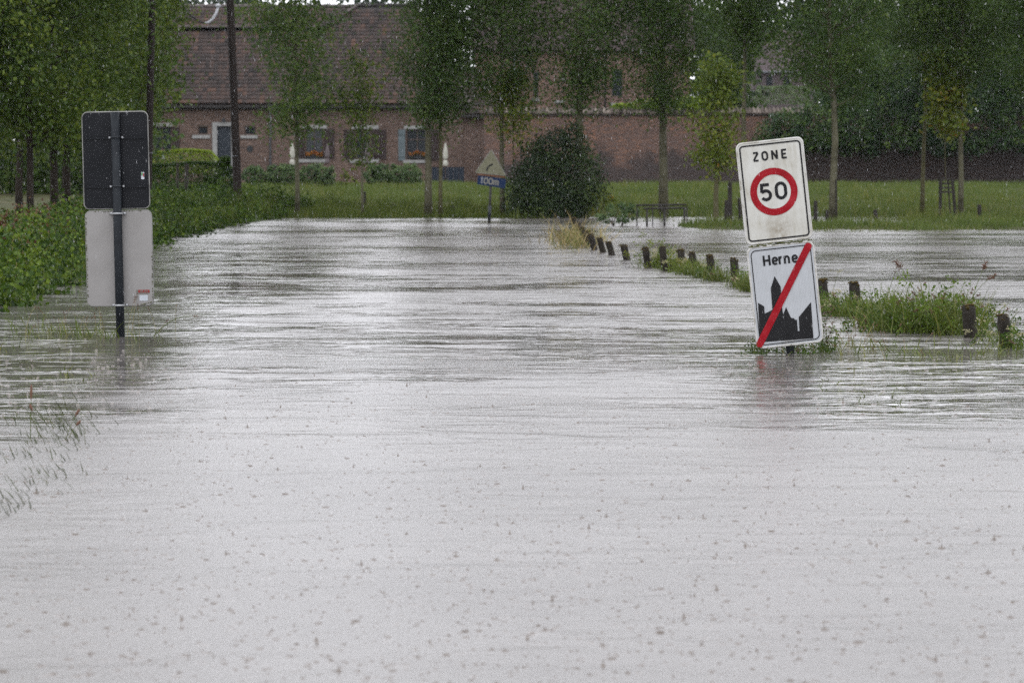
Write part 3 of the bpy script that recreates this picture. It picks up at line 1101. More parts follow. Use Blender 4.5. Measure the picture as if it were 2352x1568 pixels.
def tile_field(roof, origin, corner, ux, uy, width, rows, inside, single=0, mat=None, stepx=0.222, stepy=0.262):
    """tiles over a roof slope: corner at its lower left, ux along the eave, uy up the slope"""
    ux, uy = Vector(ux).normalized(), Vector(uy).normalized()
    un = ux.cross(uy)
    if un.z < 0:
        un = -un
    R = np.array([ux, uy, un]).T
    pos, tint = [], []
    for r in range(rows):
        for c in range(int(width / stepx)):
            p = Vector(corner) + ux * ((c + 0.5) * stepx) + uy * ((r + 0.5) * stepy) + un * 0.015
            if inside(p):
                pos.append(p)
                tint.append(min(1, max(0, random.gauss(0.5, 0.22))))
    og = Vector(origin)
    rest = []
    order = list(range(len(pos)))
    rot = Matrix(((ux.x, uy.x, un.x), (ux.y, uy.y, un.y), (ux.z, uy.z, un.z))).to_euler()
    singles = set(order[::max(1, len(pos) // single)][:single]) if single else set()
    if single:
        singles = set(order[:single])
    for i in order:
        if i in singles:
            o = link('roof_tile', TILE_MESH[int(tint[i] * 4.99)], None, roof, pos[i] - og)
            o.rotation_euler = rot
        else:
            rest.append((pos[i] - og, tint[i]))
    if rest:
        n = len(rest)
        ps = np.array([list(p) for p, _ in rest])
        v = (PT_V @ R.T)[None] + ps[:, None, :]
        f = PT_F[None] + (np.arange(n) * len(PT_V))[:, None, None]
        t = np.repeat(np.array([t_ for _, t_ in rest]), len(PT_F))
        o = link('roof_tiles', np_mesh('roof_tiles', v.reshape(-1, 3), f.reshape(-1, 4), mat or M['tile'], t), None, roof)
        tag(o, kind='stuff')


HX = lambda px, Y=HOUSE_Y: P(px, 361, Y).x
HZ = lambda py, Y=HOUSE_Y: P(1176, py, Y).z

x0, x1 = HX(180), HX(1064)
ze = HZ(240)
house = thing('farmhouse', 'long brick farmhouse with steep dark tiled roof behind the flooded road', 'house', (HX(620), HOUSE_Y, GZ))
HO = house.location.copy()


def wrect(a, t, c, d):
    return (HX(a), HX(c), HZ(d), HZ(t))


openings = {
    'left_win': (350, 291, 395, 345), 'small1': (455, 291, 478, 309), 'door': (497, 290, 533, 412),
    'small2': (562, 291, 588, 310), 'A': (701, 296, 743, 365), 'B': (817, 297, 851, 366), 'C': (933, 297, 984, 367),
}
holes = [wrect(*v) for v in openings.values()]
# mortar body of the wall, in boxes around the openings
b = MB()
cuts = sorted(set([x0, x1] + [h[0] for h in holes] + [h[1] for h in holes]))
for i in range(len(cuts) - 1):
    a, e = cuts[i], cuts[i + 1]
    m_ = (a + e) / 2
    hs = [h for h in holes if h[0] < m_ < h[1]]
    if hs:
        h = hs[0]
        if h[2] > GZ + 0.02:
            b.box(((a + e) / 2, HOUSE_Y + 0.15, (GZ - 0.3 + h[2]) / 2), (e - a, 0.30, h[2] - GZ + 0.3))
        b.box(((a + e) / 2, HOUSE_Y + 0.15, (h[3] + ze + 0.1) / 2), (e - a, 0.30, ze + 0.1 - h[3]))
    else:
        b.box(((a + e) / 2, HOUSE_Y + 0.15, (GZ - 0.3 + ze + 0.1) / 2), (e - a, 0.30, ze + 0.4 - GZ))
b.box((x0 + 0.15, HOUSE_Y + 4.6, (GZ + ze) / 2), (0.3, 8.6, ze - GZ))
b.box((x1 - 0.15, HOUSE_Y + 4.6, (GZ + ze) / 2), (0.3, 8.6, ze - GZ))
b.box(((x0 + x1) / 2, HOUSE_Y + 8.9, (GZ + ze) / 2), (x1 - x0, 0.3, ze - GZ))
wall = b.build('wall', M['mortar'], house, origin=HO)
bricks('brickwork', wall, M['brick_house'], (x0, x1, GZ - 0.1, ze + 0.05, HOUSE_Y, holes), HO)


def window(parent, HO_, rect, panes, frame_mat, depth=0.12):
    wx0, wx1, wz0, wz1 = rect
    fw = 0.055
    yy = HOUSE_Y + depth if parent is house else None
    yy = yy if yy is not None else HO_.y + depth
    b = MB()
    b.box((wx0 + fw / 2, yy, (wz0 + wz1) / 2), (fw, 0.06, wz1 - wz0))
    b.box((wx1 - fw / 2, yy, (wz0 + wz1) / 2), (fw, 0.06, wz1 - wz0))
    b.box(((wx0 + wx1) / 2, yy, wz1 - fw / 2), (wx1 - wx0 - 2 * fw, 0.06, fw))
    b.box(((wx0 + wx1) / 2, yy, wz0 + fw / 2), (wx1 - wx0 - 2 * fw, 0.06, fw))
    if panes > 1:
        b.box(((wx0 + wx1) / 2, yy, (wz0 + wz1) / 2), (0.035, 0.05, wz1 - wz0 - 2 * fw))
        b.box(((wx0 + wx1) / 2, yy + 0.004, wz0 + (wz1 - wz0) * 0.66), (wx1 - wx0 - 2 * fw, 0.04, 0.035))
    fr = b.build('window', frame_mat, parent, origin=HO_)
    b = MB()
    b.box(((wx0 + wx1) / 2, yy + 0.02, (wz0 + wz1) / 2), (wx1 - wx0 - 2 * fw, 0.012, wz1 - wz0 - 2 * fw))
    b.build('pane', M['glass'], fr, origin=HO_)
    return fr


def slab(name, parent, mat, a, t, c, d, HO_, y0, y1):
    r = wrect(a, t, c, d)
    b = MB()
    b.box(((r[0] + r[1]) / 2, (y0 + y1) / 2, (r[2] + r[3]) / 2), (r[1] - r[0], y1 - y0, r[3] - r[2]))
    return b.build(name, mat, parent, origin=HO_)


Yh = HOUSE_Y
for k, (op, panes) in {'left_win': (None, 2), 'small1': (None, 1), 'small2': (None, 1), 'A': (None, 2), 'B': (None, 2), 'C': (None, 2)}.items():
    fr = window(house, HO, wrect(*openings[k]), panes, M['frame_brown'])
for (a, t, c, d) in ((349, 283, 397, 290.5), (693, 287.5, 751, 295.5), (808, 288, 870, 296.5), (928, 289, 986, 296.5)):
    slab('lintel', house, M['stone_pale'], a, t, c, d, HO, Yh - 0.035, Yh + 0.1)
for (a, t, c, d) in ((442, 310.5, 483, 318), (553, 311, 592, 318), (684, 365.5, 757, 373), (803, 366.5, 870, 374), (926, 367.5, 986, 374.5)):
    slab('sill', house, M['stone_pale'], a, t, c, d, HO, Yh - 0.07, Yh + 0.1)


def shutter(a, t, c, d, mat):
    r = wrect(a, t, c, d)
    n = 4
    sh = None
    b = MB()
    b.box(((r[0] + r[1]) / 2, Yh - 0.055, (r[2] + r[3]) / 2), (r[1] - r[0], 0.025, r[3] - r[2]))
    sh = b.build('shutter', mat, house, origin=HO)
    for zz in (0.15, 0.85):
        b = MB()
        b.box(((r[0] + r[1]) / 2, Yh - 0.078, r[2] + (r[3] - r[2]) * zz), (r[1] - r[0] - 0.03, 0.018, 0.09))
        b.build('batten', mat, sh, origin=HO)


for (a, t, c, d, mt) in ((396, 291, 413, 346, 'shutter_brown'), (683, 296.5, 699.5, 364, 'shutter_brown'), (744, 296.5, 768, 364, 'shutter_brown'), (790, 297.5, 816, 366, 'shutter_brown'), (852, 297.5, 887, 366, 'shutter_brown'), (915, 297.5, 931, 369, 'shutter_blue'), (987, 297.5, 1007, 368, 'shutter_brown')):
    shutter(a, t, c, d, M[mt])
dr = slab('door', house, M['door_blue'], 499.5, 292.5, 531, 411, HO, Yh + 0.10, Yh + 0.15)
for (a, t, c, d) in ((488, 290, 499, 412), (531, 290, 541, 412)):
    slab('door_jamb', house, M['stone_pale'], a, t, c, d, HO, Yh - 0.04, Yh + 0.12)
slab('door_head', house, M['stone_pale'], 488, 281, 541, 289.8, HO, Yh - 0.045, Yh + 0.12)
b = MB()
r = wrect(510, 272, 519, 280.5)
b.tube([((r[0] + r[1]) / 2, Yh - 0.12, r[2]), ((r[0] + r[1]) / 2, Yh - 0.12, r[3])], [0.10, 0.06], 8)
b.box(((r[0] + r[1]) / 2, Yh - 0.04, r[3]), (0.03, 0.14, 0.03))
b.build('door_lamp', M['box_dark'], house, origin=HO)
b = MB()
b.tube([P(574, 342, Yh - 0.01), P(574, 342, Yh - 0.05)], 0.16, 14)
b.build('wall_vent', M['box_dark'], house, origin=HO)
b = MB()
b.tube([(HX(621), Yh - 0.07, GZ), (HX(621), Yh - 0.07, ze - 0.15), (HX(621), Yh - 0.32, ze + 0.05)], 0.05, 8)
b.build('downpipe', M['zinc'], house, True, origin=HO)

# roof: steep lower slope, an upper slope that oversails it on the left, a full slope on the right
T48 = math.tan(math.radians(48))
EY0 = Yh - 0.38
ez = HZ(238, EY0)


def on_slope(py, y_e, z_e, tn):
    """depth and height where a roof slope meets the picture row py"""
    k = (361 - py) / F
    y = (CAM_H - z_e + tn * y_e) / (tn - k)
    return y, CAM_H + k * y


yr, zr = on_slope(72, EY0, ez, T48)
T40 = math.tan(math.radians(40))
yu0, zu0 = yr - 0.22, zr + 0.14
yu1, zu1 = on_slope(19, yu0, zu0, T40)
yR, zR = on_slope(17, EY0, ez, T48)
xl, xd0, xd1, xr1, xre = HX(300) - 2.6, P(737, 72, yr).x, P(822, 17, yR).x, P(955, 17, yR).x, P(1078, 238, EY0).x
b = MB()
b.add([(xl, EY0, ez), (xd0, EY0, ez), (xd0, yr, zr), (xl, yr, zr)], [(0, 1, 2, 3)])
b.add([(xd0, EY0, ez), (xre, EY0, ez), (xr1, yR, zR), (xd1, yR, zR), (xd0, yr, zr)], [(0, 1, 2, 3, 4)])
b.add([(xl, yu0, zu0), (xd0, yu0, zu0), (xd1, yu1, zu1), (xl, yu1, zu1)], [(0, 1, 2, 3)])
b.add([(xre, EY0, ez), (xre, 2 * yR - EY0, ez), (xr1, yR, zR)], [(0, 1, 2)])
b.add([(xl, 2 * yR - EY0, ez), (xre, 2 * yR - EY0, ez), (xr1, yR, zR), (xl, yR, zR)], [(0, 1, 2, 3)])
b.add([(xl, EY0, ez), (xl, yr, zr), (xl, yu1, zu1), (xl, 2 * yR - EY0, ez)], [(0, 1, 2, 3)])
roof = b.build('roof', M['gutter'], house, origin=HO)
sl = math.hypot(yR - EY0, zR - ez)
uy = Vector((0, yR - EY0, zR - ez)).normalized()


def in_lower(p):
    if p.x < xd0:
        return p.z < zr - 0.1
    if p.z > zr:
        lim = xd0 + (p.z - zr) / (zR - zr) * (xd1 - xd0)
        if p.x < lim:
            return False
    lim = xre + (p.z - ez) / (zR - ez) * (xr1 - xre)
    return p.x < lim


tile_field(roof, HO, (xl, EY0, ez), (1, 0, 0), uy, xre - xl, int(sl / 0.262), in_lower, single=300)
slu = math.hypot(yu1 - yu0, zu1 - zu0)


def in_upper(p):
    lim = xd0 + (p.z - zu0) / (zu1 - zu0) * (xd1 - xd0)
    return p.x < lim


tile_field(roof, HO, (xl, yu0, zu0), (1, 0, 0), (0, yu1 - yu0, zu1 - zu0), xd1 - xl, int(slu / 0.262), in_upper)
b = MB()
b.box(((xl + xd0) / 2, yu0 - 0.03, zu0 + 0.05), (xd0 - xl, 0.10, 0.10))
b.build('verge_board', M['ridge_pale'], roof, origin=HO)
b = MB()
n_r = 40
b.tube([(xl + (xd1 - xl) * i / n_r, yu1, zu1 + 0.05 + (0.012 if i % 2 else 0)) for i in range(n_r + 1)], 0.09, 7)
b.build('ridge', M['ridge_pale'], roof, origin=HO)
b = MB()
b.tube([(xd1, yR, zR + 0.04), (xr1, yR, zR + 0.04)], 0.09, 7)
b.build('ridge', M['tile'], roof, origin=HO)
b = MB()
b.tube([(xd0, yr - 0.08, zr + 0.05), (xd1, yR - 0.08, zR + 0.05)], 0.085, 7)
b.build('verge', M['ridge_pale'], roof, origin=HO)
b = MB()
b.tube([(xre, EY0, ez + 0.03), (xr1, yR, zR + 0.03)], 0.09, 7)
b.build('hip', M['ridge_pale'], roof, origin=HO)
b = MB()
b.box(((xl + xre) / 2, EY0 + 0.06, ez - 0.14), (xre - xl, 0.16, 0.14))
b.box(((xl + xre) / 2, EY0 + 0.22, ez - 0.24), (xre - xl, 0.22, 0.06))
b.build('gutter', M['gutter'], house, origin=HO)

# lean-to at the right end of the farmhouse
lx0, lx1 = HX(1060), HX(1160)
lz = HZ(262, Yh - 0.35)
lt = thing('lean_to', 'low tiled lean-to where the farmhouse meets the long garden wall', 'outbuilding', ((lx0 + lx1) / 2, Yh, GZ))
LO = lt.location.copy()
b = MB()
b.box(((lx0 + lx1) / 2 + 0.02, Yh + 0.62, (GZ + lz) / 2), (lx1 - lx0 - 0.06, 1.2, lz - GZ + 0.05))
w2 = b.build('wall', M['mortar'], lt, origin=LO)
bricks('brickwork', w2, M['brick_house'], (lx0 + 0.02, lx1, GZ - 0.1, lz - 0.05, Yh + 0.02), LO)
yl1, zl1 = on_slope(165, Yh - 0.35, lz, T48)
b = MB()
b.add([(lx0, Yh - 0.35, lz), (lx1, Yh - 0.35, lz), (P(1095, 165, yl1).x, yl1, zl1), (lx0, yl1, zl1)], [(0, 1, 2, 3)])
b.add([(lx1, Yh - 0.35, lz), (lx1, Yh + 5, lz), (P(1095, 165, yl1).x, yl1, zl1)], [(0, 1, 2)])
r2 = b.build('roof', M['gutter'], lt, origin=LO)
lim_x = P(1095, 165, yl1).x
tile_field(r2, LO, (lx0, Yh - 0.35, lz), (1, 0, 0), (0, yl1 - Yh + 0.35, zl1 - lz), lx1 - lx0, int(math.hypot(yl1 - Yh + .35, zl1 - lz) / 0.262), lambda p: p.x < lx1 + (p.z - lz) / (zl1 - lz) * (lim_x - lx1), single=80)
b = MB()
b.box(((lx0 + lx1) / 2, Yh - 0.30, lz - 0.10), (lx1 - lx0, 0.12, 0.12))
b.build('gutter', M['gutter'], lt, origin=LO)

# tall brick house behind the garden wall
TY = 166.0
th = thing('tall_house', 'tall pinkish brick house half hidden by the trees behind the garden wall', 'house', (P(1330, 361, TY).x, TY, GZ))
TO = th.location.copy()
tx0, tx1 = P(1092, 361, TY).x, P(1585, 361, TY).x
tz = P(1300, 118, TY).z
tw = (P(1224, 361, TY).x, P(1237, 361, TY).x, P(0, 225, TY).z, P(0, 165, TY).z)
tw2 = (P(1404, 361, TY).x, P(1430, 361, TY).x, P(0, 222, TY).z, P(0, 160, TY).z)
tw3 = (P(1500, 361, TY).x, P(1526, 361, TY).x, P(0, 222, TY).z, P(0, 160, TY).z)
b = MB()
b.box(((tx0 + tx1) / 2, TY + 4.03, (GZ + tz) / 2), (tx1 - tx0, 8, tz - GZ))
w3 = b.build('wall', M['mortar'], th, origin=TO)
bricks('brickwork', w3, M['brick_tall'], (tx0, tx1, 2.6, tz, TY, (tw, tw2, tw3)), TO)
for r in (tw, tw2, tw3):
    b = MB()
    b.box(((r[0] + r[1]) / 2, TY + 0.01, (r[2] + r[3]) / 2), (r[1] - r[0], 0.03, r[3] - r[2]))
    fr = b.build('window', M['frame_brown'], th, origin=TO)
    b = MB()
    b.box(((r[0] + r[1]) / 2, TY - 0.008, (r[2] + r[3]) / 2), (r[1] - r[0] - 0.08, 0.016, r[3] - r[2] - 0.08))
    b.build('pane', M['glass'], fr, origin=TO)
for (a, t, c, d) in ((1221, 225.5, 1239, 232.5), (1273, 231, 1297, 237), (1316, 233, 1326, 239), (1399, 237, 1419, 243), (1290, 180, 1302, 185)):
    b = MB()
    p, p2 = P(a, t, TY), P(c, d, TY)
    b.box(((p.x + p2.x) / 2, TY - 0.05, (p.z + p2.z) / 2), (p2.x - p.x, 0.16, p.z - p2.z))
    b.build('sill', M['stone_pale'], th, origin=TO)
for px, mt in ((1182, 'zinc'), (1390, 'gutter')):
    b = MB()
    b.tube([(P(px, 0, TY).x, TY - 0.07, 2.5), (P(px, 0, TY).x, TY - 0.07, tz)], 0.05, 8)
    b.build('downpipe', M[mt], th, True, origin=TO)
b = MB()
yt1, zt1 = TY + 4, tz + 3.6
b.add([(tx0 - 0.3, TY - 0.3, tz), (tx1 + 0.3, TY - 0.3, tz), (tx1 + 0.3, yt1, zt1), (tx0 - 0.3, yt1, zt1)], [(0, 1, 2, 3)])
b.add([(tx0 - 0.3, TY + 8.3, tz), (tx1 + 0.3, TY + 8.3, tz), (tx1 + 0.3, yt1, zt1), (tx0 - 0.3, yt1, zt1)], [(0, 1, 2, 3)])
b.add([(tx0, TY + .1, tz), (tx0, TY + 7.9, tz), (tx0, yt1, zt1 - .2)], [(0, 1, 2)])
b.add([(tx1, TY + .1, tz), (tx1, TY + 7.9, tz), (tx1, yt1, zt1 - .2)], [(0, 1, 2)])
r3 = b.build('roof', M['gutter'], th, origin=TO)
tile_field(r3, TO, (tx0 - 0.3, TY - 0.3, tz), (1, 0, 0), (0, yt1 - TY + 0.3, zt1 - tz), tx1 - tx0 + 0.6, int(math.hypot(4.3, 3.6) / 0.262), lambda p: True, mat=M['tile_far'])

# long garden wall with its tiled coping
WY = 147.5
gw = thing('garden_wall', 'long old brick garden wall with a clay tile coping behind the meadow', 'wall', (P(1700, 361, WY).x, WY, GZ))
WO = gw.location.copy()
gx0, gx1 = P(1112, 361, WY).x, P(2600, 361, WY).x
gz1 = P(1176, 263, WY).z
b = MB()
b.box(((gx0 + gx1) / 2, WY + 0.2, (GZ - 0.3 + gz1) / 2), (gx1 - gx0, 0.4, gz1 - GZ + 0.3))
w4 = b.build('wall', M['mortar'], gw, origin=WO)
bricks('brickwork', w4, M['brick_garden'], (gx0, gx1, GZ - 0.2, gz1, WY, ()), WO)
# coping: overlapping half-round tiles with knobbly ends
ct = MB()
ct.tube([(0, -0.16, -0.01), (0, 0.05, 0.13), (0, 0.27, 0.27)], [0.066, 0.058, 0.05], 8)
ct.tube([(0.10, -0.12, -0.035), (0.10, 0.27, 0.20)], [0.05, 0.045], 6)
cmeshes = []
for tv in (0.1, 0.35, 0.6, 0.85, 1.0):
    c2 = MB()
    c2.v, c2.f, c2.t = list(ct.v), list(ct.f), [tv] * len(ct.f)
    cmeshes.append(c2.mesh('coping_tile', M['coping']))
n_c = int((P(1870, 361, WY).x - gx0) / 0.20)
for i in range(n_c):
    o = link('coping_tile', cmeshes[min(4, int(abs(random.gauss(2.2, 1.3))))], None, w4, Vector((gx0 + 0.1 + i * 0.20, WY - 0.02, gz1 + 0.05 + random.uniform(-.008, .008))) - WO)
    o.rotation_euler = (random.uniform(-.03, .03), random.uniform(-.05, .05), random.uniform(-.05, .05))
b = MB()
b.box(((gx0 + gx1) / 2, WY - 0.05, gz1 - 0.02), (gx1 - gx0, 0.14, 0.05))
b.build('drip_course', M['gutter'], w4, origin=WO)

# far house beyond the gap in the trees
FY = 300.0
fh = thing('far_house', 'distant hazy house with mauve roof seen through the gap between the trees', 'house', (P(1795, 361, FY).x, FY, 1.0))
FO = fh.location.copy()
fx0, fx1 = P(1725, 361, FY).x, P(1875, 361, FY).x
fz0, fz1, fz2 = P(0, 260, FY).z, P(0, 164, FY).z, P(0, 70, FY + 5).z
b = MB()
b.box(((fx0 + fx1) / 2, FY + 5, (0.5 + fz1) / 2), (fx1 - fx0 - .4, 10, fz1 - 0.5))
b.build('wall', M['wall_far'], fh, origin=FO)
b = MB()
b.add([(fx0, FY - .4, fz1), (fx1, FY - .4, fz1), (fx1, FY + 5, fz2), (fx0, FY + 5, fz2), (fx0, FY + 10.4, fz1), (fx1, FY + 10.4, fz1)], [(0, 1, 2, 3), (3, 2, 5, 4), (0, 3, 4), (1, 5, 2)])
r4 = b.build('roof', M['tile_far'], fh, origin=FO)
b = MB()
b.box(((fx0 + fx1) / 2, FY - 0.42, fz1 - 0.06), (fx1 - fx0, 0.14, 0.14))
b.build('gutter', M['zinc'], fh, origin=FO)
for px in (1760, 1800):
    b = MB()
    p, p2 = P(px, 176, FY), P(px + 14, 196, FY)
    b.box(((p.x + p2.x) / 2, FY - 0.02, (p.z + p2.z) / 2), (p2.x - p.x, 0.06, p.z - p2.z))
    b.build('window', M['glass'], fh, origin=FO)

# dark low screen against the wall by the right-hand parasol
p, p2 = P(992, 384, 145), P(1066, 428, 145)
sc_ = thing('garden_screen', 'low dark blue board screen beside the right-hand parasol', 'screen', ((p.x + p2.x) / 2, 145, GZ))
b_n = 6
for i in range(b_n):
    b = MB()
    w_ = (p2.x - p.x) / b_n
    b.box((p.x + (i + .5) * w_ - sc_.location.x, 0, (p.z - GZ) / 2), (w_ - 0.012, 0.03, p.z - GZ + random.uniform(-.01, .01)))
    b.build('board', M['screen_blue'], sc_)
b = MB()
for z_ in (0.2, 0.75):
    b.box((0, 0.04, z_ * (p.z - GZ)), (p2.x - p.x, 0.04, 0.07))
b.build('rail', M['screen_blue'], sc_)


# closed parasols on the terrace
def parasol(px, py0, py1, mat, label, wpx=13.0):
    Y = 142.0
    c = P(px, py0, Y)
    top = c.z
    bot = P(px, py1, Y).z
    t = thing('parasol', label, 'parasol', (c.x, Y, GZ), group='closed parasols on the terrace')
    b = MB()
    b.tube([(0, 0, 0.05), (0, 0, top - GZ - 0.03)], 0.022, 8)
    b.build('pole', M['frame_brown'], t, True)
    H = top - bot
    k = wpx / 13.0 * 0.135
    prof = [(0.00, 0.02), (0.05, 0.22), (0.2, 0.52), (0.42, 0.85), (0.60, 0.95), (0.70, 0.80), (0.745, 0.42), (0.79, 0.80), (0.88, 1.0), (0.97, 0.92), (1.0, 0.80)]
    vs, fs = [], []
    n = 16
    for (a, r_) in prof:
        for i in range(n):
            an_ = 2 * math.pi * i / n
            rr = k * r_ * (1.0 if i % 2 else 0.86)
            vs.append((rr * math.cos(an_), rr * math.sin(an_), top - GZ - a * H))
    for j in range(len(prof) - 1):
        for i in range(n):
            fs.append((j * n + i, j * n + (i + 1) % n, (j + 1) * n + (i + 1) % n, (j + 1) * n + i))
    b = MB()
    b.add(vs, fs)
    b.build('canopy', mat, t)
    b = MB()
    b.tube([(k * 0.46 * math.cos(2 * math.pi * i / 12), k * 0.46 * math.sin(2 * math.pi * i / 12), top - GZ - 0.745 * H) for i in range(12)], 0.016, 6, closed=True)
    b.build('tie', M['frame_brown'], t)
    b = MB()
    b.tube([(0, 0, 0.0), (0, 0, 0.10)], [0.26, 0.22], 12)
    b.build('foot', M['box_dark'], t)


parasol(671, 324, 379, M['cloth_cream'], 'closed cream parasol left of the first large shuttered window')
parasol(752, 329, 375, M['cloth_mauve'], 'closed mauve parasol before the right shutter of the first flower window', 12)
parasol(843.5, 328, 372, M['cloth_mauve'], 'closed mauve parasol in front of the middle shuttered window', 12)
parasol(1023, 327, 381, M['cloth_cream'], 'closed cream parasol at the right, above the dark screen')


# flower boxes on the window sills
def flower_box(a, c, py, label):
    p, p2 = P(a, py, Yh), P(c, py, Yh)
    t = thing('flower_box', label, 'flower box', ((p.x + p2.x) / 2, Yh - 0.02, HZ(365)), group='orange flower boxes on window sills')
    w_ = p2.x - p.x
    b = MB()
    b.box((0, 0, 0.09), (w_, 0.16, 0.17))
    b.build('trough', M['box_dark'], t)
    n = 200
    cpos = np.stack([RNG.uniform(-w_ / 2, w_ / 2, n), RNG.uniform(-0.14, 0.05, n), RNG.uniform(0.17, 0.36, n)], 1)
    cpos[:, 2] += 0.06 * np.cos(cpos[:, 0] / w_ * 9)
    v, f = leaf_arrays(cpos, 0.075, 0.07)
    o = link('flowers', np_mesh('flowers', v, f, M['flower_orange'], RNG.uniform(0, 1, n)), None, t)
    tag(o, kind='stuff')
    cpos[:, 2] -= 0.08
    v, f = leaf_arrays(cpos[:110], 0.08, 0.05)
    o = link('leaves', np_mesh('leaves', v, f, M['leaf_bush'], RNG.uniform(0, 1, 110)), None, t)
    tag(o, kind='stuff')


flower_box(703, 740, 365, 'orange flowers in a trough on the left of the two flowered windows')
flower_box(939, 979, 365, 'orange flowers in a trough below the window with the blue shutter')


# ------------------------------------------------------------------ trees
def limb_path(p, d, length, n=5, up=0.15):
    pts = [Vector(p)]
    d = Vector(d).normalized()
    for i in range(n):
        d = (d + Vector((random.gauss(0, .10), random.gauss(0, .10), random.gauss(up, .07)))).normalized()
        pts.append(pts[-1] + d * (length / n))
    return pts


def tree(name, label, cat, base, h, clear, rad, trunk_d, leafmat, barkmat, nleaf, leaf=0.088, path=None, prof='poplar', group=None, clump=0.34, perclump=45, seed=0, bright=0.0, dens_low=1.0):
    """trunk with limbs, and a crown of leaf clumps round the limb ends"""
    random.seed(seed * 13 + 5)
    t = thing(name, label, cat, base, group=group)
    # trunk
    n = 9
    pts = []
    wob = [random.gauss(0, 0.018) for _ in range(n)]
    for i in range(n):
        a = i / (n - 1)
        off = path(a * h) if path else 0.0
        pts.append(Vector((off + wob[i] * h * 0.12 * min(1, a * 4), random.gauss(0, .012) * h * 0.12, a * h * 0.96 - (0.4 if i == 0 else 0))))
    b = MB()
    fl = [1.25] + [1.0] * (n - 1)
    b.tube(pts, [max(0.012, trunk_d / 2 * fl[i] * (1 - 0.88 * (i / (n - 1)) ** 1.1)) for i in range(n)], 9)

    def trunk_at(z):
        for i in range(n - 1):
            if pts[i].z <= z <= pts[i + 1].z:
                k = (z - pts[i].z) / max(1e-6, pts[i + 1].z - pts[i].z)
                return pts[i].lerp(pts[i + 1], k)
        return pts[-1].copy()

    def radius(a):
        if prof == 'poplar':
            return rad * (0.55 + 0.45 * math.sin(min(1, a * 1.9 + 0.12) * math.pi / 2)) * (1 - max(0, (a - 0.55) / 0.45) ** 1.5 * 0.85)
        if prof == 'cone':
            return rad * (0.45 + 0.55 * min(1, a * 3.0)) * (1 - a ** 1.4 * 0.9)
        return rad * (0.6 + 0.4 * math.sin(a * math.pi)) * (1 - max(0, a - 0.6) ** 1.5)
    cl = []
    nl = int(20 + h * 3.0)
    for i in range(nl):
        a = (i + random.random() * 0.8) / nl
        z = clear + (h - clear) * a * 0.97
        p = trunk_at(z)
        ang = random.uniform(0, 2 * math.pi)
        L = radius(a) * random.uniform(0.55, 1.1)
        lp = limb_path(p, (math.cos(ang), math.sin(ang), 0.45), L, 4, 0.10 if prof != 'grove' else 0.02)
        if L > 0.35:
            r0 = max(0.008, trunk_d * 0.16 * (1 - a * 0.6))
            b.tube(lp, [r0 * (1 - 0.75 * j / 4) for j in range(5)], 4, cap=False)
        for j in (2, 3, 4):
            cl.append(lp[j])
        cl.append(lp[4] + Vector((random.gauss(0, .3), random.gauss(0, .3), random.gauss(0, .25))) * min(1, rad / 1.5))
    b.build('trunk', barkmat, t, True)
    nleaf = int(nleaf * 1.6) if prof == 'poplar' else nleaf
    ncl = max(1, nleaf // perclump)
    cen = np.array([list(cl[random.randrange(len(cl))]) for _ in range(ncl)]) + RNG.normal(0, 0.22 * min(1.0, rad), (ncl, 3))
    ct_ = np.clip(RNG.normal(0.46 + bright, 0.15, ncl) + 0.17 * mottle(cen + np.array(base), 1.5), 0, 1)
    idx = np.repeat(np.arange(ncl), perclump)
    c = cen[idx] + RNG.normal(0, 1, (len(idx), 3)) * np.array([clump, clump, clump * 0.75])
    if dens_low < 1:
        keep = RNG.uniform(0, 1, len(c)) < np.interp(c[:, 2], [clear, clear + 2], [dens_low, 1])
        c, idx = c[keep], idx[keep]
    v, f = leaf_arrays(c, leaf, leaf * 0.78)
    tint = np.clip(ct_[idx] + RNG.normal(0, 0.13, len(idx)), 0, 1)
    o = link('crown', np_mesh('crown', v, f, leafmat, tint), None, t)
    return t


def gz(x, y):
    return float(ground_z(x, y))


def tree_at(px, py, Y=None, **k):
    """base on the ground where it shows at px, py"""
    if Y is None:
        Y = 90.0
        for _ in range(30):
            p = P(px, py, Y)
            z = max(0.0, gz(p.x, Y))
            q_ = Wt(px, py, z)
            Y = q_.y
    p = P(px, 400, Y)
    z = gz(p.x, Y)
    return tree(base=(p.x, Y, z), **k)


PG = 'poplars along the edge of the meadow'
pop = dict(cat='tree', leafmat=M['leaf_poplar'], barkmat=M['bark_poplar'])
lean = lambda k: (lambda z: k * z)
tree_at(682, 474, name='young_tree', label='slender pale-leaved tree in front of the farmhouse, left of the first parasol', h=8.6, clear=2.35, rad=1.55, trunk_d=0.15, nleaf=6552, seed=1, bright=0.10, leaf=0.11, group=PG, **pop)
tree_at(832, 485, name='sapling', cat='tree', label='small conical sapling in front of the middle shuttered window', h=4.85, clear=1.6, rad=0.82, trunk_d=0.085, leafmat=M['leaf_grove'], barkmat=M['bark_poplar'], nleaf=1968, seed=2, prof='cone', leaf=0.10, clump=0.2, perclump=25, bright=0.12)
tree_at(983, 489, name='poplar', label='dark poplar whose trunk stands in front of the blue-shuttered window', h=9.6, clear=2.9, rad=1.9, trunk_d=0.23, nleaf=16380, seed=3, group=PG, **pop)
tree_at(1011, 489, name='young_tree', label='thin olive-stemmed tree close beside the dark poplar', h=8, clear=2.6, rad=0.75, trunk_d=0.125, nleaf=3780, seed=4, bright=0.08, group=PG, cat='tree', leafmat=M['leaf_poplar'], barkmat=M['bark_pale'])
tree_at(1154, 486, name='poplar', label='slim poplar rising behind the warning triangle', h=9.4, clear=3.1, rad=1.8, trunk_d=0.16, nleaf=13860, seed=5, group=PG, path=lean(-0.006), **pop)
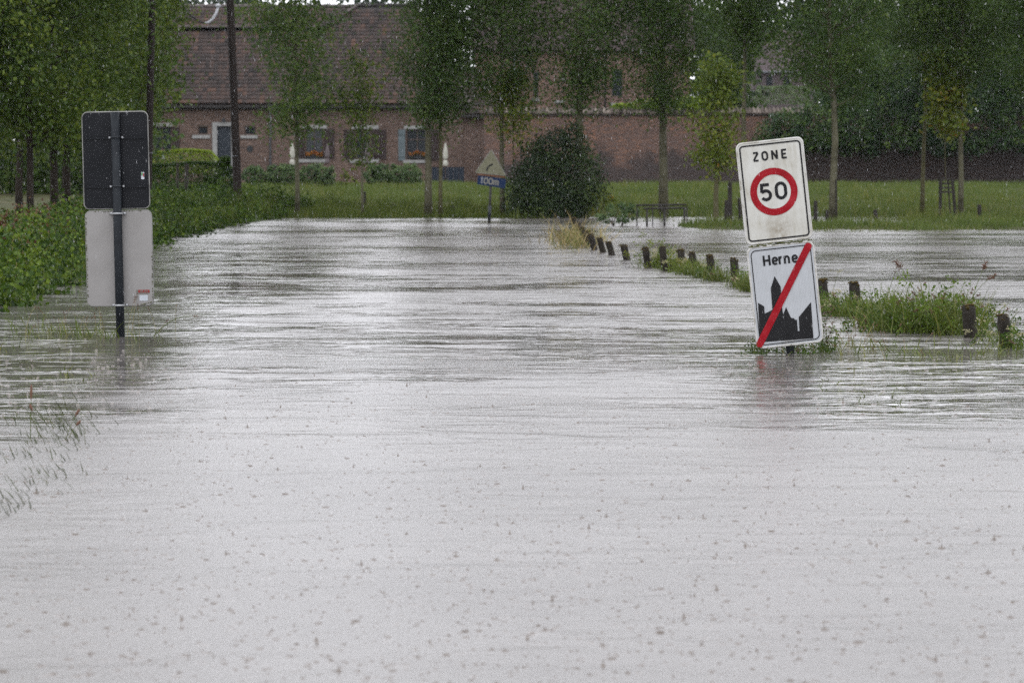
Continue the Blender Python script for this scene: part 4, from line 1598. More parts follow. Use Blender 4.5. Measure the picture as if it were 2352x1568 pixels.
tree_at(1178, 470, name='sapling', cat='tree', label='pale sapling leaning beside the slim poplar behind the warning triangle', h=4.3, clear=2.0, rad=0.7, trunk_d=0.06, leafmat=M['leaf_young'], barkmat=M['bark_pale'], nleaf=2047, seed=6, prof='cone', leaf=0.10, clump=0.22, perclump=25, bright=-0.15)
tree_at(1333, 489, name='poplar', label='stout poplar whose foot is hidden by the dark bush', h=9.8, clear=3.1, rad=1.95, trunk_d=0.27, nleaf=15750, seed=7, group=PG, path=lean(-0.008), **pop)
tree_at(1523, 496, name='poplar', label='thickest poplar, its trunk behind the low metal barrier', h=10, clear=3.0, rad=2.1, trunk_d=0.29, nleaf=17640, seed=8, group=PG, **pop)
tree_at(1645, 515, name='young_tree', cat='tree', label='bright young tree with low leaves just left of the zone sign', h=4.75, clear=1.75, rad=0.68, trunk_d=0.165, leafmat=M['leaf_young'], barkmat=M['bark_pale'], nleaf=3307, seed=9, prof='cone', leaf=0.11, clump=0.22, perclump=25, bright=-0.08)
tree_at(1709, 500, name='poplar', label='poplar whose trunk runs down behind the top left of the zone sign', h=9.6, clear=5.0, rad=1.5, trunk_d=0.18, nleaf=13860, seed=10, group=PG, **pop)
tree_at(1914, 504, name='poplar', label='poplar with a slightly crooked trunk just right of the zone sign', h=9.8, clear=3.3, rad=2.05, trunk_d=0.23, nleaf=15750, seed=11, group=PG, path=lambda z: 0.10 * math.exp(-((z - 2.9) / 1.0) ** 2) - 0.016 * z, **pop)
tree_at(2119, 498, name='poplar', label='thin greenish poplar left of the guarded sapling', h=9, clear=3.8, rad=1.6, trunk_d=0.135, nleaf=11340, seed=12, group=PG, path=lean(0.012), cat='tree', leafmat=M['leaf_poplar'], barkmat=M['bark_pale'])
tree_at(2172, 500, name='sapling', cat='tree', label='yellow-green sapling with reddish tips inside a wooden tree guard', h=4.9, clear=2.55, rad=0.66, trunk_d=0.03, leafmat=M['leaf_young'], barkmat=M['bark_pale'], nleaf=2362, seed=13, prof='cone', leaf=0.155, clump=0.2, perclump=25, bright=0.0, path=lean(-0.012))
tree_at(2207, 500, name='poplar', label='pale-barked poplar right of the guarded sapling', h=9.8, clear=3.7, rad=2.0, trunk_d=0.165, nleaf=15120, seed=14, group=PG, **pop)
tree_at(2420, 502, name='poplar', label='poplar at the right end of the row, its crown reaching in at the top corner', h=9.6, clear=3.6, rad=2.2, trunk_d=0.2, nleaf=15120, seed=15, group=PG, **pop)

# the grove on the left bank
GG = 'trees of the grove on the left bank'
gv_ = dict(cat='tree', leafmat=M['leaf_grove'], prof='grove', group=GG, name='grove_tree')
for (px, Y, h, clear, rad, d, nl, lb, bk, sd, br) in (
        (-90, 60, 7.6, 1.9, 2.2, 0.22, 17600, 'grove tree at the left edge of the picture with half its crown in view', 'bark_dark', 21, 0.0),
        (44, 70, 8.2, 2.1, 2.0, 0.19, 16800, 'grove tree with the thin dark trunk at far left', 'bark_dark', 22, -0.05),
        (68, 61, 7.8, 1.7, 2.0, 0.155, 18400, 'grove tree with the brown trunk at left, second from the edge', 'bark_dark', 23, 0.02),
        (124, 64, 8.2, 1.7, 2.1, 0.19, 18400, 'grove tree with the thickest black trunk left of the black sign', 'bark_dark', 24, 0.0),
        (152, 72, 8.6, 1.9, 2.0, 0.22, 17600, 'grove tree with a grey-brown trunk close to the left sign', 'bark_dark', 25, 0.0),
        (232, 76, 9, 1.8, 2.0, 0.24, 19200, 'grove tree hidden behind the left road sign', 'bark_dark', 26, 0.04),
        (322, 84, 9.4, 2.3, 1.45, 0.2, 18400, 'grove tree with bright bumpy foliage right behind the first utility pole', 'bark_dark', 27, 0.12)):
    p = P(px, 400, Y)
    tree(base=(p.x, Y, max(-0.2, gz(p.x, Y))), label=lb, h=h, clear=clear, rad=rad, trunk_d=d, nleaf=nl, barkmat=M[bk], seed=sd, bright=br, leaf=0.105, **gv_)


# ------------------------------------------------------------------ shrubs, hedges
def blob_shrub(name, label, cat, base, lobes, leafmat, nleaf, leaf, stems=5, group=None, bright=0.0, sd=0.2, stemmat=None):
    """lobes: (x, y, z, rx, ry, rz) relative to base; leaves lie in clumps near each lobe's skin"""
    t = thing(name, label, cat, base, group=group)
    b = MB()
    for i in range(stems):
        l = lobes[i % len(lobes)]
        tip = Vector((l[0] + random.gauss(0, l[3] * .3), l[1] + random.gauss(0, l[4] * .3), l[2] + l[5] * 0.3))
        q0 = Vector((l[0] * 0.6 + random.gauss(0, .06), l[1] * .6 + random.gauss(0, .06), -0.15))
        b.tube([q0, q0.lerp(tip, .5) + Vector((random.gauss(0, .05), random.gauss(0, .05), 0)), tip], [0.022, 0.015, 0.006], 5)
    b.build('stem', stemmat or M['bark_dark'], t)
    vol = np.array([l[3] * l[4] * l[5] for l in lobes]) ** 0.75
    cnt = (nleaf * vol / vol.sum()).astype(int)
    cs, ts = [], []
    for l, n in zip(lobes, cnt):
        ncl = max(2, n // 30)
        d = unit(RNG.normal(size=(ncl, 3)))
        r = RNG.uniform(0.55, 1.02, ncl) ** 0.6
        cc = d * r[:, None] * np.array(l[3:6]) + np.array(l[0:3])
        idx = RNG.integers(0, ncl, n)
        cs.append(cc[idx] + RNG.normal(0, sd, (n, 3)) * np.minimum(1, np.array(l[3:6]) * 1.2))
        tt = np.clip(RNG.normal(0.42 + bright, 0.20, ncl) + 0.18 * mottle(cc + np.array(base), 1.6), 0, 1)
        ts.append(np.clip(tt[idx] + RNG.normal(0, .12, n), 0, 1))
    c, tn = np.concatenate(cs), np.concatenate(ts)
    keep = c[:, 2] > -0.12
    c, tn = c[keep], tn[keep]
    v, f = leaf_arrays(c, leaf, leaf * 0.7)
    link('foliage', np_mesh('foliage', v, f, leafmat, tn), None, t)
    return t


c = Wt(1270, 500)
k = c.y / F
blob_shrub('bush', 'large dark bush standing in the floodwater beside the warning sign', 'bush', c,
           [(0, 0, 75 * k, 100 * k, 80 * k, 80 * k), (-50 * k, 0.1, 60 * k, 60 * k, 70 * k, 62 * k), (58 * k, 0, 92 * k, 60 * k, 60 * k, 66 * k), (15 * k, .1, 150 * k, 62 * k, 60 * k, 50 * k), (52 * k, .3, 182 * k, 34 * k, 40 * k, 34 * k), (-48 * k, .2, 140 * k, 34 * k, 40 * k, 34 * k), (0, -.3, 30 * k, 95 * k, 60 * k, 36 * k)],
           M['leaf_bush'], 15000, 0.09, 8, sd=0.18, bright=.04)

# ivy-grown evergreen mass over the garden wall
IY = 144.5
ik = IY / F
for (px, lobes, nl, lb, br) in (
        (1830, [(0, 0, 125, 80, 50, 52), (-40, 0, 115, 60, 50, 38), (60, 0, 145, 60, 50, 74), (30, 0, 100, 90, 45, 28)], 6500, 'lower rounded laurel mass on the wall beneath the distant house', 0.05),
        (2010, [(0, 0, 172, 110, 60, 104), (-50, 0, 120, 80, 55, 50), (60, 0, 225, 80, 60, 100), (20, 0, 100, 130, 45, 30)], 12000, 'wide dark laurel mass behind the crooked poplar trunk', 0.0),
        (2200, [(0, 0, 172, 110, 60, 104), (30, 0, 260, 110, 60, 110), (-60, 0, 230, 80, 60, 90), (0, 0, 100, 130, 45, 30)], 13000, 'tall dark laurel mass behind the guarded sapling', -0.04),
        (2400, [(0, 0, 182, 130, 60, 115), (-20, 0, 290, 130, 60, 120), (0, 0, 100, 150, 45, 30)], 12500, 'tallest dark laurel mass at the right edge of the picture', -0.02)):
    q0 = P(px, 425, IY)
    blob_shrub('laurel', lb, 'bush', (q0.x, IY + 0.6, GZ), [tuple(v_ * ik for v_ in l) for l in lobes], M['leaf_laurel'], nl, 0.155, 8, group='evergreen masses over the garden wall', bright=br, sd=0.16)

# creeper on the coping
q0 = P(1500, 245, WY - 0.1)
blob_shrub('creeper', 'bright green creeper spilling over the tiled coping of the garden wall', 'plant', (q0.x, WY - 0.1, q0.z),
           [((x_ - 1500) * ik, 0.1, dz_ * ik, rx * ik, 0.35, rz * ik) for x_, dz_, rx, rz in ((1435, -2, 30, 10), (1470, 2, 36, 13), (1520, 6, 40, 14), (1570, 8, 40, 14), (1615, 4, 45, 18))],
           M['leaf_hedge'], 5000, 0.11, 3, bright=0.1, sd=0.12)

# trimmed hedges, left of the door
def hedge(label, px0, px1, pyt, pyb, Y, mat, nl, leaf, bright, depth=0.8, wave=0.05):
    a, c_ = P(px0, pyt, Y), P(px1, pyb, Y)
    cx_ = (a.x + c_.x) / 2
    z0 = gz(cx_, Y)
    t = thing('hedge', label, 'hedge', (cx_, Y, z0))
    W_, Ht = c_.x - a.x, a.z - z0
    b = MB()
    for i in range(max(2, int(W_ / 0.5))):
        x_ = -W_ / 2 + (i + .5) * 0.5
        b.tube([(x_, 0, -0.1), (x_ + random.gauss(0, .05), 0, Ht * .5), (x_ + random.gauss(0, .1), random.gauss(0, .1), Ht * .8)], [0.02, 0.014, 0.006], 4)
    b.build('stem', M['bark_dark'], t)
    zlow = max(0.0, c_.z - z0)
    c1 = np.stack([RNG.uniform(-W_ / 2, W_ / 2, nl), RNG.uniform(-depth / 2, depth / 2, nl), RNG.uniform(zlow, Ht, nl)], 1)
    # push most leaves to the skin
    m_ = RNG.uniform(0, 1, nl)
    c1[m_ < 0.45, 1] = -depth / 2 + np.abs(RNG.normal(0, .05, (m_ < 0.45).sum()))
    mt_ = m_ > 0.6
    c1[mt_, 2] = Ht - np.abs(RNG.normal(0, .05, mt_.sum()))
    c1[:, 2] += wave * np.sin(c1[:, 0] * 2.3 + 1) * (c1[:, 2] / Ht)
    rr = np.abs(c1[:, 0]) / (W_ / 2)
    c1[:, 2] -= Ht * 0.22 * np.clip(rr - 0.8, 0, 1) / 0.2 * (c1[:, 2] > 0.6 * Ht)
    v, f = leaf_arrays(c1, leaf, leaf * .6)
    link('foliage', np_mesh('foliage', v, f, mat, np.clip(RNG.normal(.45 + bright, .18, nl), 0, 1)), None, t)


hedge('bright green clipped hedge below the small windows of the farmhouse', 338, 502, 345, 400, 132, M['leaf_hedge'], 7000, 0.085, 0.42)
hedge('darker rough hedge in front of the bright clipped hedge', 330, 545, 374, 446, 112, M['leaf_bank'], 6000, 0.09, -0.28, 0.7)
hedge('pale hazy hedge below the distant house', 1728, 1862, 199, 240, 285, M['leaf_lavender'], 3000, .2, .1, 2.0)
for i, (a, c_, t_, nl, lb) in enumerate(((556, 612, 379, 1500, 'grey-green rounded shrub right of the second utility pole'), (606, 690, 375, 2400, 'grey-green rounded shrub below the first parasol'), (684, 772, 375, 2400, 'grey-green rounded shrub below the first flowered window'), (836, 900, 374, 2000, 'grey-green rounded shrub below the middle window'), (888, 968, 375, 2400, 'grey-green rounded shrub below the blue shutter'))):
    Y = 126.0
    k = Y / F
    z0 = 0.5
    zt = P(0, t_, Y).z - z0
    w_ = (c_ - a) * k
    q0 = P((a + c_) / 2, 400, Y)
    blob_shrub('garden_shrub', lb, 'shrub', (q0.x, Y, z0), [(0, 0, zt * .45, w_ / 2, .5, zt * .5), (-w_ * .2, -.1, zt * .5, w_ * .3, .45, zt * .45), (w_ * .2, -.1, zt * .52, w_ * .3, .45, zt * .46)], M['leaf_lavender'], int(nl * 2.6), 0.08, 5, group='rounded shrubs in front of the farmhouse', sd=0.06)
q0 = P(788, 395, 126)
blob_shrub('garden_plant', 'yellowing plant between the rounded shrubs', 'plant', (q0.x, 126, .5), [(0, 0, .45, .3, .25, .45)], M['leaf_young'], 380, 0.08, 3, bright=.1, sd=.06)
q0 = P(815, 405, 125)
blob_shrub('garden_plant', 'small lime green plant low between the shrubs', 'plant', (q0.x, 125, .5), [(0, 0, .4, .16, .15, .22)], M['leaf_hedge'], 200, 0.09, 3, bright=.55, sd=.04)
q0 = P(520, 430, 88)
blob_shrub('bank_shrub', 'leafy shrub at the foot of the second utility pole', 'shrub', (q0.x - .1, 87.5, gz(q0.x, 88)), [(0, 0, .55, .45, .4, .6), (.1, 0, 1.1, .28, .28, .35), (-.45, 0, .4, .4, .4, .45)], M['leaf_bank'], 2200, 0.09, 4, bright=-.18, sd=.1)

# woodland that closes the view behind everything
def mass(name, label, cat, x0, x1, y0, y1, topfun, ncl, n, leaf, mat, sd, bright=0.0, gapfun=None, zmin=.4):
    cx_ = RNG.uniform(x0, x1, ncl)
    cy_ = RNG.uniform(y0, y1, ncl)
    top = topfun(cx_) + RNG.normal(0, .6, ncl)
    cz_ = RNG.uniform(0, 1, ncl) ** 0.85 * top
    if gapfun is not None:
        cz_ = gapfun(cx_, cz_)
    idx = RNG.integers(0, ncl, n)
    c = np.stack([cx_, cy_, cz_], 1)[idx] + RNG.normal(0, 1, (n, 3)) * sd
    c[:, 2] = np.maximum(c[:, 2], zmin)
    v, f = leaf_arrays(c, leaf, leaf * .8)
    tt = np.clip(RNG.normal(.45 + bright, .2, ncl), 0, 1)
    o = link(name, np_mesh(name, v, f, mat, np.clip(tt[idx] + RNG.normal(0, .1, n), 0, 1)))
    return tag(o, label, cat, kind='stuff')


gx_far = lambda px, Y: P(px, 0, Y).x
mass('woodland', 'far-off woodland closing the view behind the houses', 'woodland', -75, gx_far(1690, 215), 205, 222,
     lambda x: (13.2 + 1.0 * np.sin(x * .41)) * (1 - .30 * np.exp(-((x - gx_far(728, 215)) / 1.6) ** 2)), 900, 44000, .62, M['leaf_far'], 1.0)
mass('woodland', 'dark wood filling the view above the laurels at the right', 'woodland', gx_far(1868, 162), 62, 156, 166,
     lambda x: 10.8 + .7 * np.sin(x * .6), 1500, 80000, .30, M['leaf_poplar'], .65, -.05)
mass('woodland', 'pale far woodland behind the dark wood at the right', 'woodland', gx_far(1900, 215), 80, 205, 222,
     lambda x: 13 + 1 * np.sin(x * .3), 500, 24000, .62, M['leaf_far'], 1.0)
mass('woodland', 'strip of wood between the tall brick house and the distant house', 'woodland', gx_far(1590, 178), gx_far(1722, 178), 175, 181,
     lambda x: 10.5 + 0 * x, 200, 8000, .3, M['leaf_poplar'], .4, -.1)
mass('woodland', 'hazy trees high behind the distant house', 'woodland', gx_far(1660, 330), gx_far(1960, 330), 325, 340,
     lambda x: 19 + 0 * x, 260, 8000, .8, M['leaf_far'], 1.2)
# scrub behind the grove
n_w = 42000
cen_n = 700
cx_ = RNG.uniform(-40, -13.5, cen_n)
cy_ = RNG.uniform(112, 120, cen_n)
cz_ = RNG.uniform(0, 1, cen_n) * (6.0 + 1 * np.sin(cx_ * .5))
idx = RNG.integers(0, cen_n, n_w)
c = np.stack([cx_, cy_, cz_], 1)[idx] + RNG.normal(0, .55, (n_w, 3))
c[:, 2] = np.maximum(c[:, 2], 0.45)
v, f = leaf_arrays(c, 0.24, 0.2)
tt = np.clip(RNG.normal(.5, .2, cen_n), 0, 1)
o = link('undergrowth', np_mesh('undergrowth', v, f, M['leaf_poplar'], np.clip(tt[idx] + RNG.normal(0, .1, n_w), 0, 1)))
tag(o, 'green scrub behind the grove on the left', 'undergrowth', kind='stuff')

# ------------------------------------------------------------------ utility poles and the slack cable
def utility_pole(label, px_b, py_b, px_t, Y, d0, d1, H, sd, group='utility poles by the left bank'):
    a, c_ = P(px_b, py_b, Y), P(px_t, 0, Y)
    z0 = gz(a.x, Y)
    t = thing('utility_pole', label, 'utility pole', (a.x, Y, z0), group=group)
    sl_ = (c_.x - a.x) / (c_.z - a.z)
    b = MB()
    random.seed(sd)
    b.tube([(sl_ * z, random.gauss(0, .01), z) for z in (-.6, 0, 1.2, 2.4, 3.6, 4.8, 6, H)], [d0 / 2, d0 / 2, d0 * .49, d0 * .47, d0 * .45, d1 * .54, d1 * .52, d1 / 2], 12)
    b.build('shaft', M['pole_wood'], t, True)
    b = MB()
    b.tube([(sl_ * H, 0, H - .02), (sl_ * H, 0, H + .08)], [d1 * .56, 0.02], 12)
    b.build('cap', M['zinc'], t)
    b = MB()
    b.tube([(sl_ * 1.9 + d0 * .49 * math.cos(2 * math.pi * i / 14), d0 * .49 * math.sin(2 * math.pi * i / 14), 1.55) for i in range(14)], 0.008, 5, closed=True)
    b.build('band', M['zinc'], t)
    b = MB()
    b.box((sl_ * (H - .6), -.02, H - .6), (1.1, .08, .1))
    ca = b.build('crossarm', M['pole_wood'], t)
    for x_ in (-.45, .45):
        b = MB()
        b.tube([(sl_ * (H - .6) + x_, -.02, H - .55), (sl_ * (H - .6) + x_, -.02, H - .42)], [.04, .03], 8)
        b.build('insulator', M['cable_white'], ca)
    return t


utility_pole('brown leaning utility pole behind the black sign at left', 338, 440, 348, 72, 0.185, 0.15, 8.6, 3)
utility_pole('dark leaning utility pole standing clear in front of the farmhouse roof', 547, 437, 530, 86, 0.245, 0.21, 8.4, 4)
cb = thing('cable', 'slack cable loop with a white end hanging before the farmhouse roof', 'cable', P(490, 55, 86))
co_ = cb.location.copy()
b = MB()
loop = [P(410, -60, 86), P(414, 0, 86), P(424, 20, 86), (P(440, 38, 86)), P(457, 50, 86), P(471, 54, 86)]
b.tube([Vector(p) - co_ for p in loop], 0.028, 6)
b.build('dark_length', M['cable_black'], cb, True)
b = MB()
b.tube([Vector(p) - co_ for p in (P(470, 54, 86), P(479, 52, 86), P(489, 44, 86), P(496, 32, 86), P(501, 17, 86))], [0.03, .042, .045, .045, .045], 6)
b.build('white_length', M['cable_white'], cb, True)
b = MB()
b.tube([Vector(p) - co_ for p in (P(500.5, 19, 86), P(501, 14, 86), P(502, 9, 86))], [0.03, .10, .03], 8)
b.tube([Vector(p) - co_ for p in (P(502, 9, 86), P(505, -80, 86))], .015, 5)
b.build('end_fitting', M['cable_white'], cb, True)

# ------------------------------------------------------------------ posts along the flooded road
POSTS = [  # px of foot, py of foot, px of head, py of head, width px
    (2310, 797, 2303, 722, 30, 'round-topped mossy post at the right edge, nearest of the roadside posts'),
    (2231, 775, 2223, 700, 33, 'broad mossy post at the right side of the large weed clump'),
    (1968, 714, 1961, 648, 27, 'leaning mossy post among weeds, second right of the struck-out town sign'),
    (1895, 706, 1888, 641, 25, 'dark mossy post immediately right of the struck-out town sign'),
    (1690, 648, 1685, 592, 20, 'moss-topped post immediately left of the struck-out town sign'),
    (1635, 640, 1630, 585, 19, 'moss-topped post second to the left of the town sign'),
    (1595, 628, 1589, 579, 18, 'moss-topped post third to the left of the town sign'),
    (1568, 622, 1563, 573, 18, 'moss-topped post fourth to the left of the town sign'),
    (1527, 622, 1521, 566, 16, 'post half hidden in yellow flowering weeds left of the fourth moss-topped post'),
    (1489, 615, 1482, 568, 17, 'post with weeds at its foot at the left end of the flowering clump'),
    (1440, 597, 1432, 562, 18, 'lone post standing clear in open water left of the flowering weeds'),
    (1406, 586, 1397, 555, 16, 'post right of the tight cluster by the dry grass, standing free'),
    (1386, 580, 1376, 546, 15, 'second post into the tight cluster, counted from the lone post side'),
    (1366, 574, 1357, 538, 15, 'third post into the tight cluster, its foot clear of the grass'),
    (1352, 566, 1345, 530, 14, 'fourth post into the tight cluster by the dry grass'),
    (1342, 560, 1336, 521, 14, 'fifth post into the tight cluster, with a rusty orange head'),
    (1333, 552, 1328, 512, 13, 'sixth post into the tight cluster, deep in dry grass'),
    (1322, 545, 1318, 500, 13, 'last and farthest post of the roadside row, in dry grass'),
]
for i, (fx, fy, hx, hy, w, lb) in enumerate(POSTS):
    random.seed(100 + i)
    c = Wt(fx, fy)
    k = c.y / F
    t = thing('wooden_post', lb, 'post', c, group='mossy posts along the flooded road')
    h_ = (fy - hy) * k
    lx = (hx - fx) * k
    r_ = w * k / 2 * 0.97
    vs, fs, n = [], [], 10
    lev = [-0.5, 0.0, 0.35, 0.7, 0.93, 1.0]
    for j, a in enumerate(lev):
        for m in range(n):
            an_ = 2 * math.pi * m / n
            rr = r_ * (1 + random.gauss(0, .05)) * (1.0 if j < 4 else (0.95 if j == 4 else 0.72))
            z = a * h_ if a > 0 else a
            z += (random.gauss(0, .012) if j >= 4 else 0)
            vs.append((lx * a + rr * math.cos(an_), rr * math.sin(an_), z))
    vs.append((lx, 0, h_ * 1.0 - 0.004))
    for j in range(len(lev) - 1):
        for m in range(n):
            fs.append((j * n + m, j * n + (m + 1) % n, (j + 1) * n + (m + 1) % n, (j + 1) * n + m))
    L_ = (len(lev) - 1) * n
    for m in range(n):
        fs.append((L_ + m, L_ + (m + 1) % n, len(vs) - 1))
    b = MB()
    b.add(vs, fs)
    b.build('shaft', M['post_wood'], t, True)
    b = MB()
    for m in range(26):
        an_ = random.uniform(0, 2 * math.pi)
        rr = r_ * math.sqrt(random.random()) * 1.0
        sz = r_ * random.uniform(.16, .42)
        zz = h_ * (1.0 if rr < .75 * r_ else random.uniform(.86, .99)) + random.uniform(-.006, .006)
        p = Vector((lx + rr * math.cos(an_), rr * math.sin(an_), zz))
        b.tube([p - Vector((0, 0, sz * .4)), p, p + Vector((0, 0, sz * .35))], [sz * .7, sz, sz * .3], 6)
    o = b.build('moss', M['moss'], t, True)
    o['kind'] = 'stuff'


# ------------------------------------------------------------------ fence posts, stakes, guard and barrier by the meadow
def stake(px, pyb, pyt, w, label, Y=None, name='fence_post', group='fence posts at the meadow edge'):
    if Y is None:
        c = Wt(px, pyb)
    else:
        c = P(px, pyb, Y)
    k = c.y / F
    z0 = gz(c.x, c.y)
    t = thing(name, label, 'post', (c.x, c.y, c.z), group=group)
    b = MB()
    h_ = (pyb - pyt) * k
    lx = random.gauss(0, .012)
    b.tube([(0, 0, -0.35), (0, 0, 0), (lx, 0, h_ * .6), (lx * 1.5, 0, h_ - .015), (lx * 1.5, 0, h_)], [w * k / 2, w * k / 2 * 1.05, w * k / 2, w * k / 2 * .95, w * k / 2 * .7], 8)
    b.build('shaft', M['fence_wood'], t)
    b = MB()
    b.tube([(lx - w * k * .5, 0, h_ * .72), (lx + w * k * .5, 0, h_ * .72)], .008, 4)
    b.build('staple', M['zinc'], t)


stake(1873, 520, 461, 9, 'taller dark fence post just right of the zone sign')
stake(1899, 518, 482, 7.5, 'short fence post between the taller post and the crooked poplar')
stake(2013, 517, 482, 9.5, 'fence post standing alone midway along the grass strip')
stake(2250, 505, 470, 9.5, 'fence post right of the two pale trunks near the right edge', Y=83)
stake(1667, 520, 460, 8, 'short dark post beside the stake at the bright young tree')
stake(1677, 516, 419, 10, 'tall dark tree stake right of the bright young tree', name='tree_stake', group='tree stakes')
stake(1700, 514, 455, 6, 'thin post close to the left edge of the zone sign')
stake(1921, 505, 412, 5, 'thin stake tied beside the crooked poplar trunk', name='tree_stake', group='tree stakes')
stake(901, 494, 468, 7, 'stubby post at the waterline left of the dark poplar')
stake(1040, 498, 472, 8, 'stubby post at the waterline left of the warning sign')
stake(408, 440, 374, 6, 'left one of two dark posts in the rough hedge', Y=108)
stake(428, 442, 377, 9, 'right and thicker one of two dark posts in the rough hedge', Y=105)
stake(838, 486, 440, 5, 'stake beside the foot of the conical sapling', Y=94, name='tree_stake', group='tree stakes')

# tree guard
c = P(2176, 502, 85)
tg = thing('tree_guard', 'slatted wooden tree guard round the yellow-green sapling', 'tree guard', (c.x, 85, gz(c.x, 85)))
k = 85 / F
zt = P(0, 408, 85).z - tg.location.z
for (sx, sy) in ((-1, -1), (1, -1), (-1, 1), (1, 1), (0.1, -1)):
    b = MB()
    ft = 16 * k * sx + (5 * k if sx > 0 else (-1 * k if sx < 0 else 3 * k))
    b.tube([(ft, sy * .17, -.2), (13 * k * sx - 3 * k, sy * .15, zt)], .024, 5)
    b.build('stake', M['fence_wood'], tg)
for zz in (.97, .86, .76, .66):
    for sy in (-1, 1):
        b = MB()
        b.box((-3 * k, sy * .18, zz * zt), (32 * k, .018, .05))
        b.build('slat', M['fence_wood'], tg)

# low metal barrier
c = Wt(1522, 519)
k = c.y / F
mb_ = thing('metal_barrier', 'low dark metal frame barrier standing at the water edge in the grass', 'barrier', c)
for (xa, xb, za, dy) in ((1462, 1578, 472, 0.25), (1478, 1575, 479, 0.0)):
    b = MB()
    b.tube([((xa - 1522) * k, dy, (519 - za) * k), ((xb - 1522) * k, dy, (519 - za + 1.5) * k)], .028, 6)
    b.build('top_rail', M['gutter'], mb_, True)
for (x_, ztp, dy) in ((1486, 479, 0), (1526, 479, 0), (1572, 479, 0), (1579, 474, .25), (1500, 473, .25), (1464, 473, .25)):
    b = MB()
    b.tube([((x_ - 1522) * k, dy, -.4), ((x_ - 1522) * k, dy, (519 - ztp) * k)], .027 if dy == 0 else .016, 6)
    b.build('upright', M['gutter'], mb_, True)

# ------------------------------------------------------------------ ground cover
def cover(name, label, cat, mat, xy, z, hgt, wid, lean=.4, tint=None, segs=1):
    base = np.stack([xy[:, 0], xy[:, 1], z], 1)
    v, f = blades_arrays(base, hgt, wid, lean, segs)
    n = len(xy)
    tn = np.clip(RNG.normal(.5, .17, n), 0, 1) if tint is None else tint
    if segs > 1:
        tn = np.tile(tn, 2)
    o = link(name, np_mesh(name, v, f, mat, tn))
    return tag(o, label, cat, kind='stuff')


n = 150000
xy = np.stack([RNG.uniform(-14, 27, n), 87 + 52 * RNG.uniform(0, 1, n) ** 1.3], 1)
z = ground_z(xy[:, 0], xy[:, 1])
ok = z > -0.03
xy, z = xy[ok], z[ok]
cover('meadow_grass', 'rain-soaked green meadow grass rising to the garden wall', 'grass', M['grass'], xy, z - .02, .19 + .08 * np.sin(xy[:, 0] * 1.1 + 2 * np.sin(xy[:, 1] * .23)), .035, .5)
n = 46000
xy = np.stack([RNG.uniform(2.4, 18, n), RNG.uniform(70, 87, n)], 1)
z = ground_z(xy[:, 0], xy[:, 1])
ok = z > -0.05 + RNG.normal(0, .02, n)
xy, z = xy[ok], z[ok]
cover('strip_grass', 'strip of grass between the flooded field and the ditch', 'grass', M['grass'], xy, z - .02, .16 + .07 * np.sin(xy[:, 0] * 2.3) * np.sin(xy[:, 0] * .7 + xy[:, 1]), .026, .6)
n = 26000
xy = np.stack([RNG.uniform(-9, 1.0, n), RNG.normal(90.0, 1.7, n)], 1)
z = ground_z(xy[:, 0], xy[:, 1])
ok = z > -.12
xy, z = xy[ok], z[ok]
cl_ = np.sin(xy[:, 0] * 3.1) + np.sin(xy[:, 0] * 7.7 + 1)
cover('waterline_weeds', 'dull olive weeds along the far waterline', 'weeds', M['reed'], xy, z - .02, .26 + .12 * cl_ * (cl_ > 0), .03, .7, np.clip(RNG.normal(.35, .25, len(xy)), 0, 1))


n = 15000
cxy = np.stack([RNG.uniform(-9, 22, 420), 84.5 + 40 * RNG.uniform(0, 1, 420) ** 2.2], 1)
xy = cxy[RNG.integers(0, 420, n)] + RNG.normal(0, .28, (n, 2))
z = np.maximum(ground_z(xy[:, 0], xy[:, 1]), -.12)
ok = z > -.11
xy, z = xy[ok], z[ok]
cover('meadow_tufts', 'taller ragged grass tufts over the meadow and its flooded edge', 'grass', M['reed'], xy, z - .02, .36, .028, .8, np.clip(RNG.normal(.62, .22, len(xy)), 0, 1))
n = 9000
cxy = np.stack([RNG.uniform(3, 17, 260), RNG.uniform(66.5, 87, 260)], 1)
xy = cxy[RNG.integers(0, 260, n)] + RNG.normal(0, .22, (n, 2))
z = ground_z(xy[:, 0], xy[:, 1])
ok = (z > -.3)
ppx = 1176 + F * xy[:, 0] / xy[:, 1]
ok = ok & ~((ppx > 1440) & (ppx < 1600) & (xy[:, 1] < 80))
xy, z = xy[ok], np.maximum(z[ok], -.1)
cover('strip_tufts', 'ragged tufts along the ditch and the flooded strip of grass', 'grass', M['reed'], xy, z - .02, .25, .022, .8, np.clip(RNG.normal(.5, .25, len(xy)), 0, 1))


# left bank, dense leafy growth
def bank_leaves(name, label, y0, y1, d0, d1, hfun, n, leaf, mat, bright, clump=.13):
    ncl = n // 28
    yy = RNG.uniform(y0, y1, ncl)
    dd = d0 + (d1 - d0) * RNG.uniform(0, 1, ncl)
    xx = np.interp(yy, EY, EX) - dd + .28 * np.sin(2.3 * yy) + .16 * np.sin(5.3 * yy + 1)
    zg = np.maximum(ground_z(xx, yy), 0)
    hh_ = hfun(dd, xx, yy)
    zz = zg + hh_ * np.sqrt(RNG.uniform(0, 1, ncl))
    cen = np.stack([xx, yy, zz], 1)
    idx = RNG.integers(0, ncl, n)
    c = cen[idx] + RNG.normal(0, clump, (n, 3))
    c[:, 2] = np.maximum(c[:, 2], 0.015)
    v, f = leaf_arrays(c, leaf, leaf * .8, .1)
    tn = np.clip(RNG.normal(.42 + bright, .30, ncl)[idx] + RNG.normal(0, .13, n), 0, 1)
    return tag(link(name, np_mesh(name, v, f, mat, tn)), label, 'undergrowth', kind='stuff')


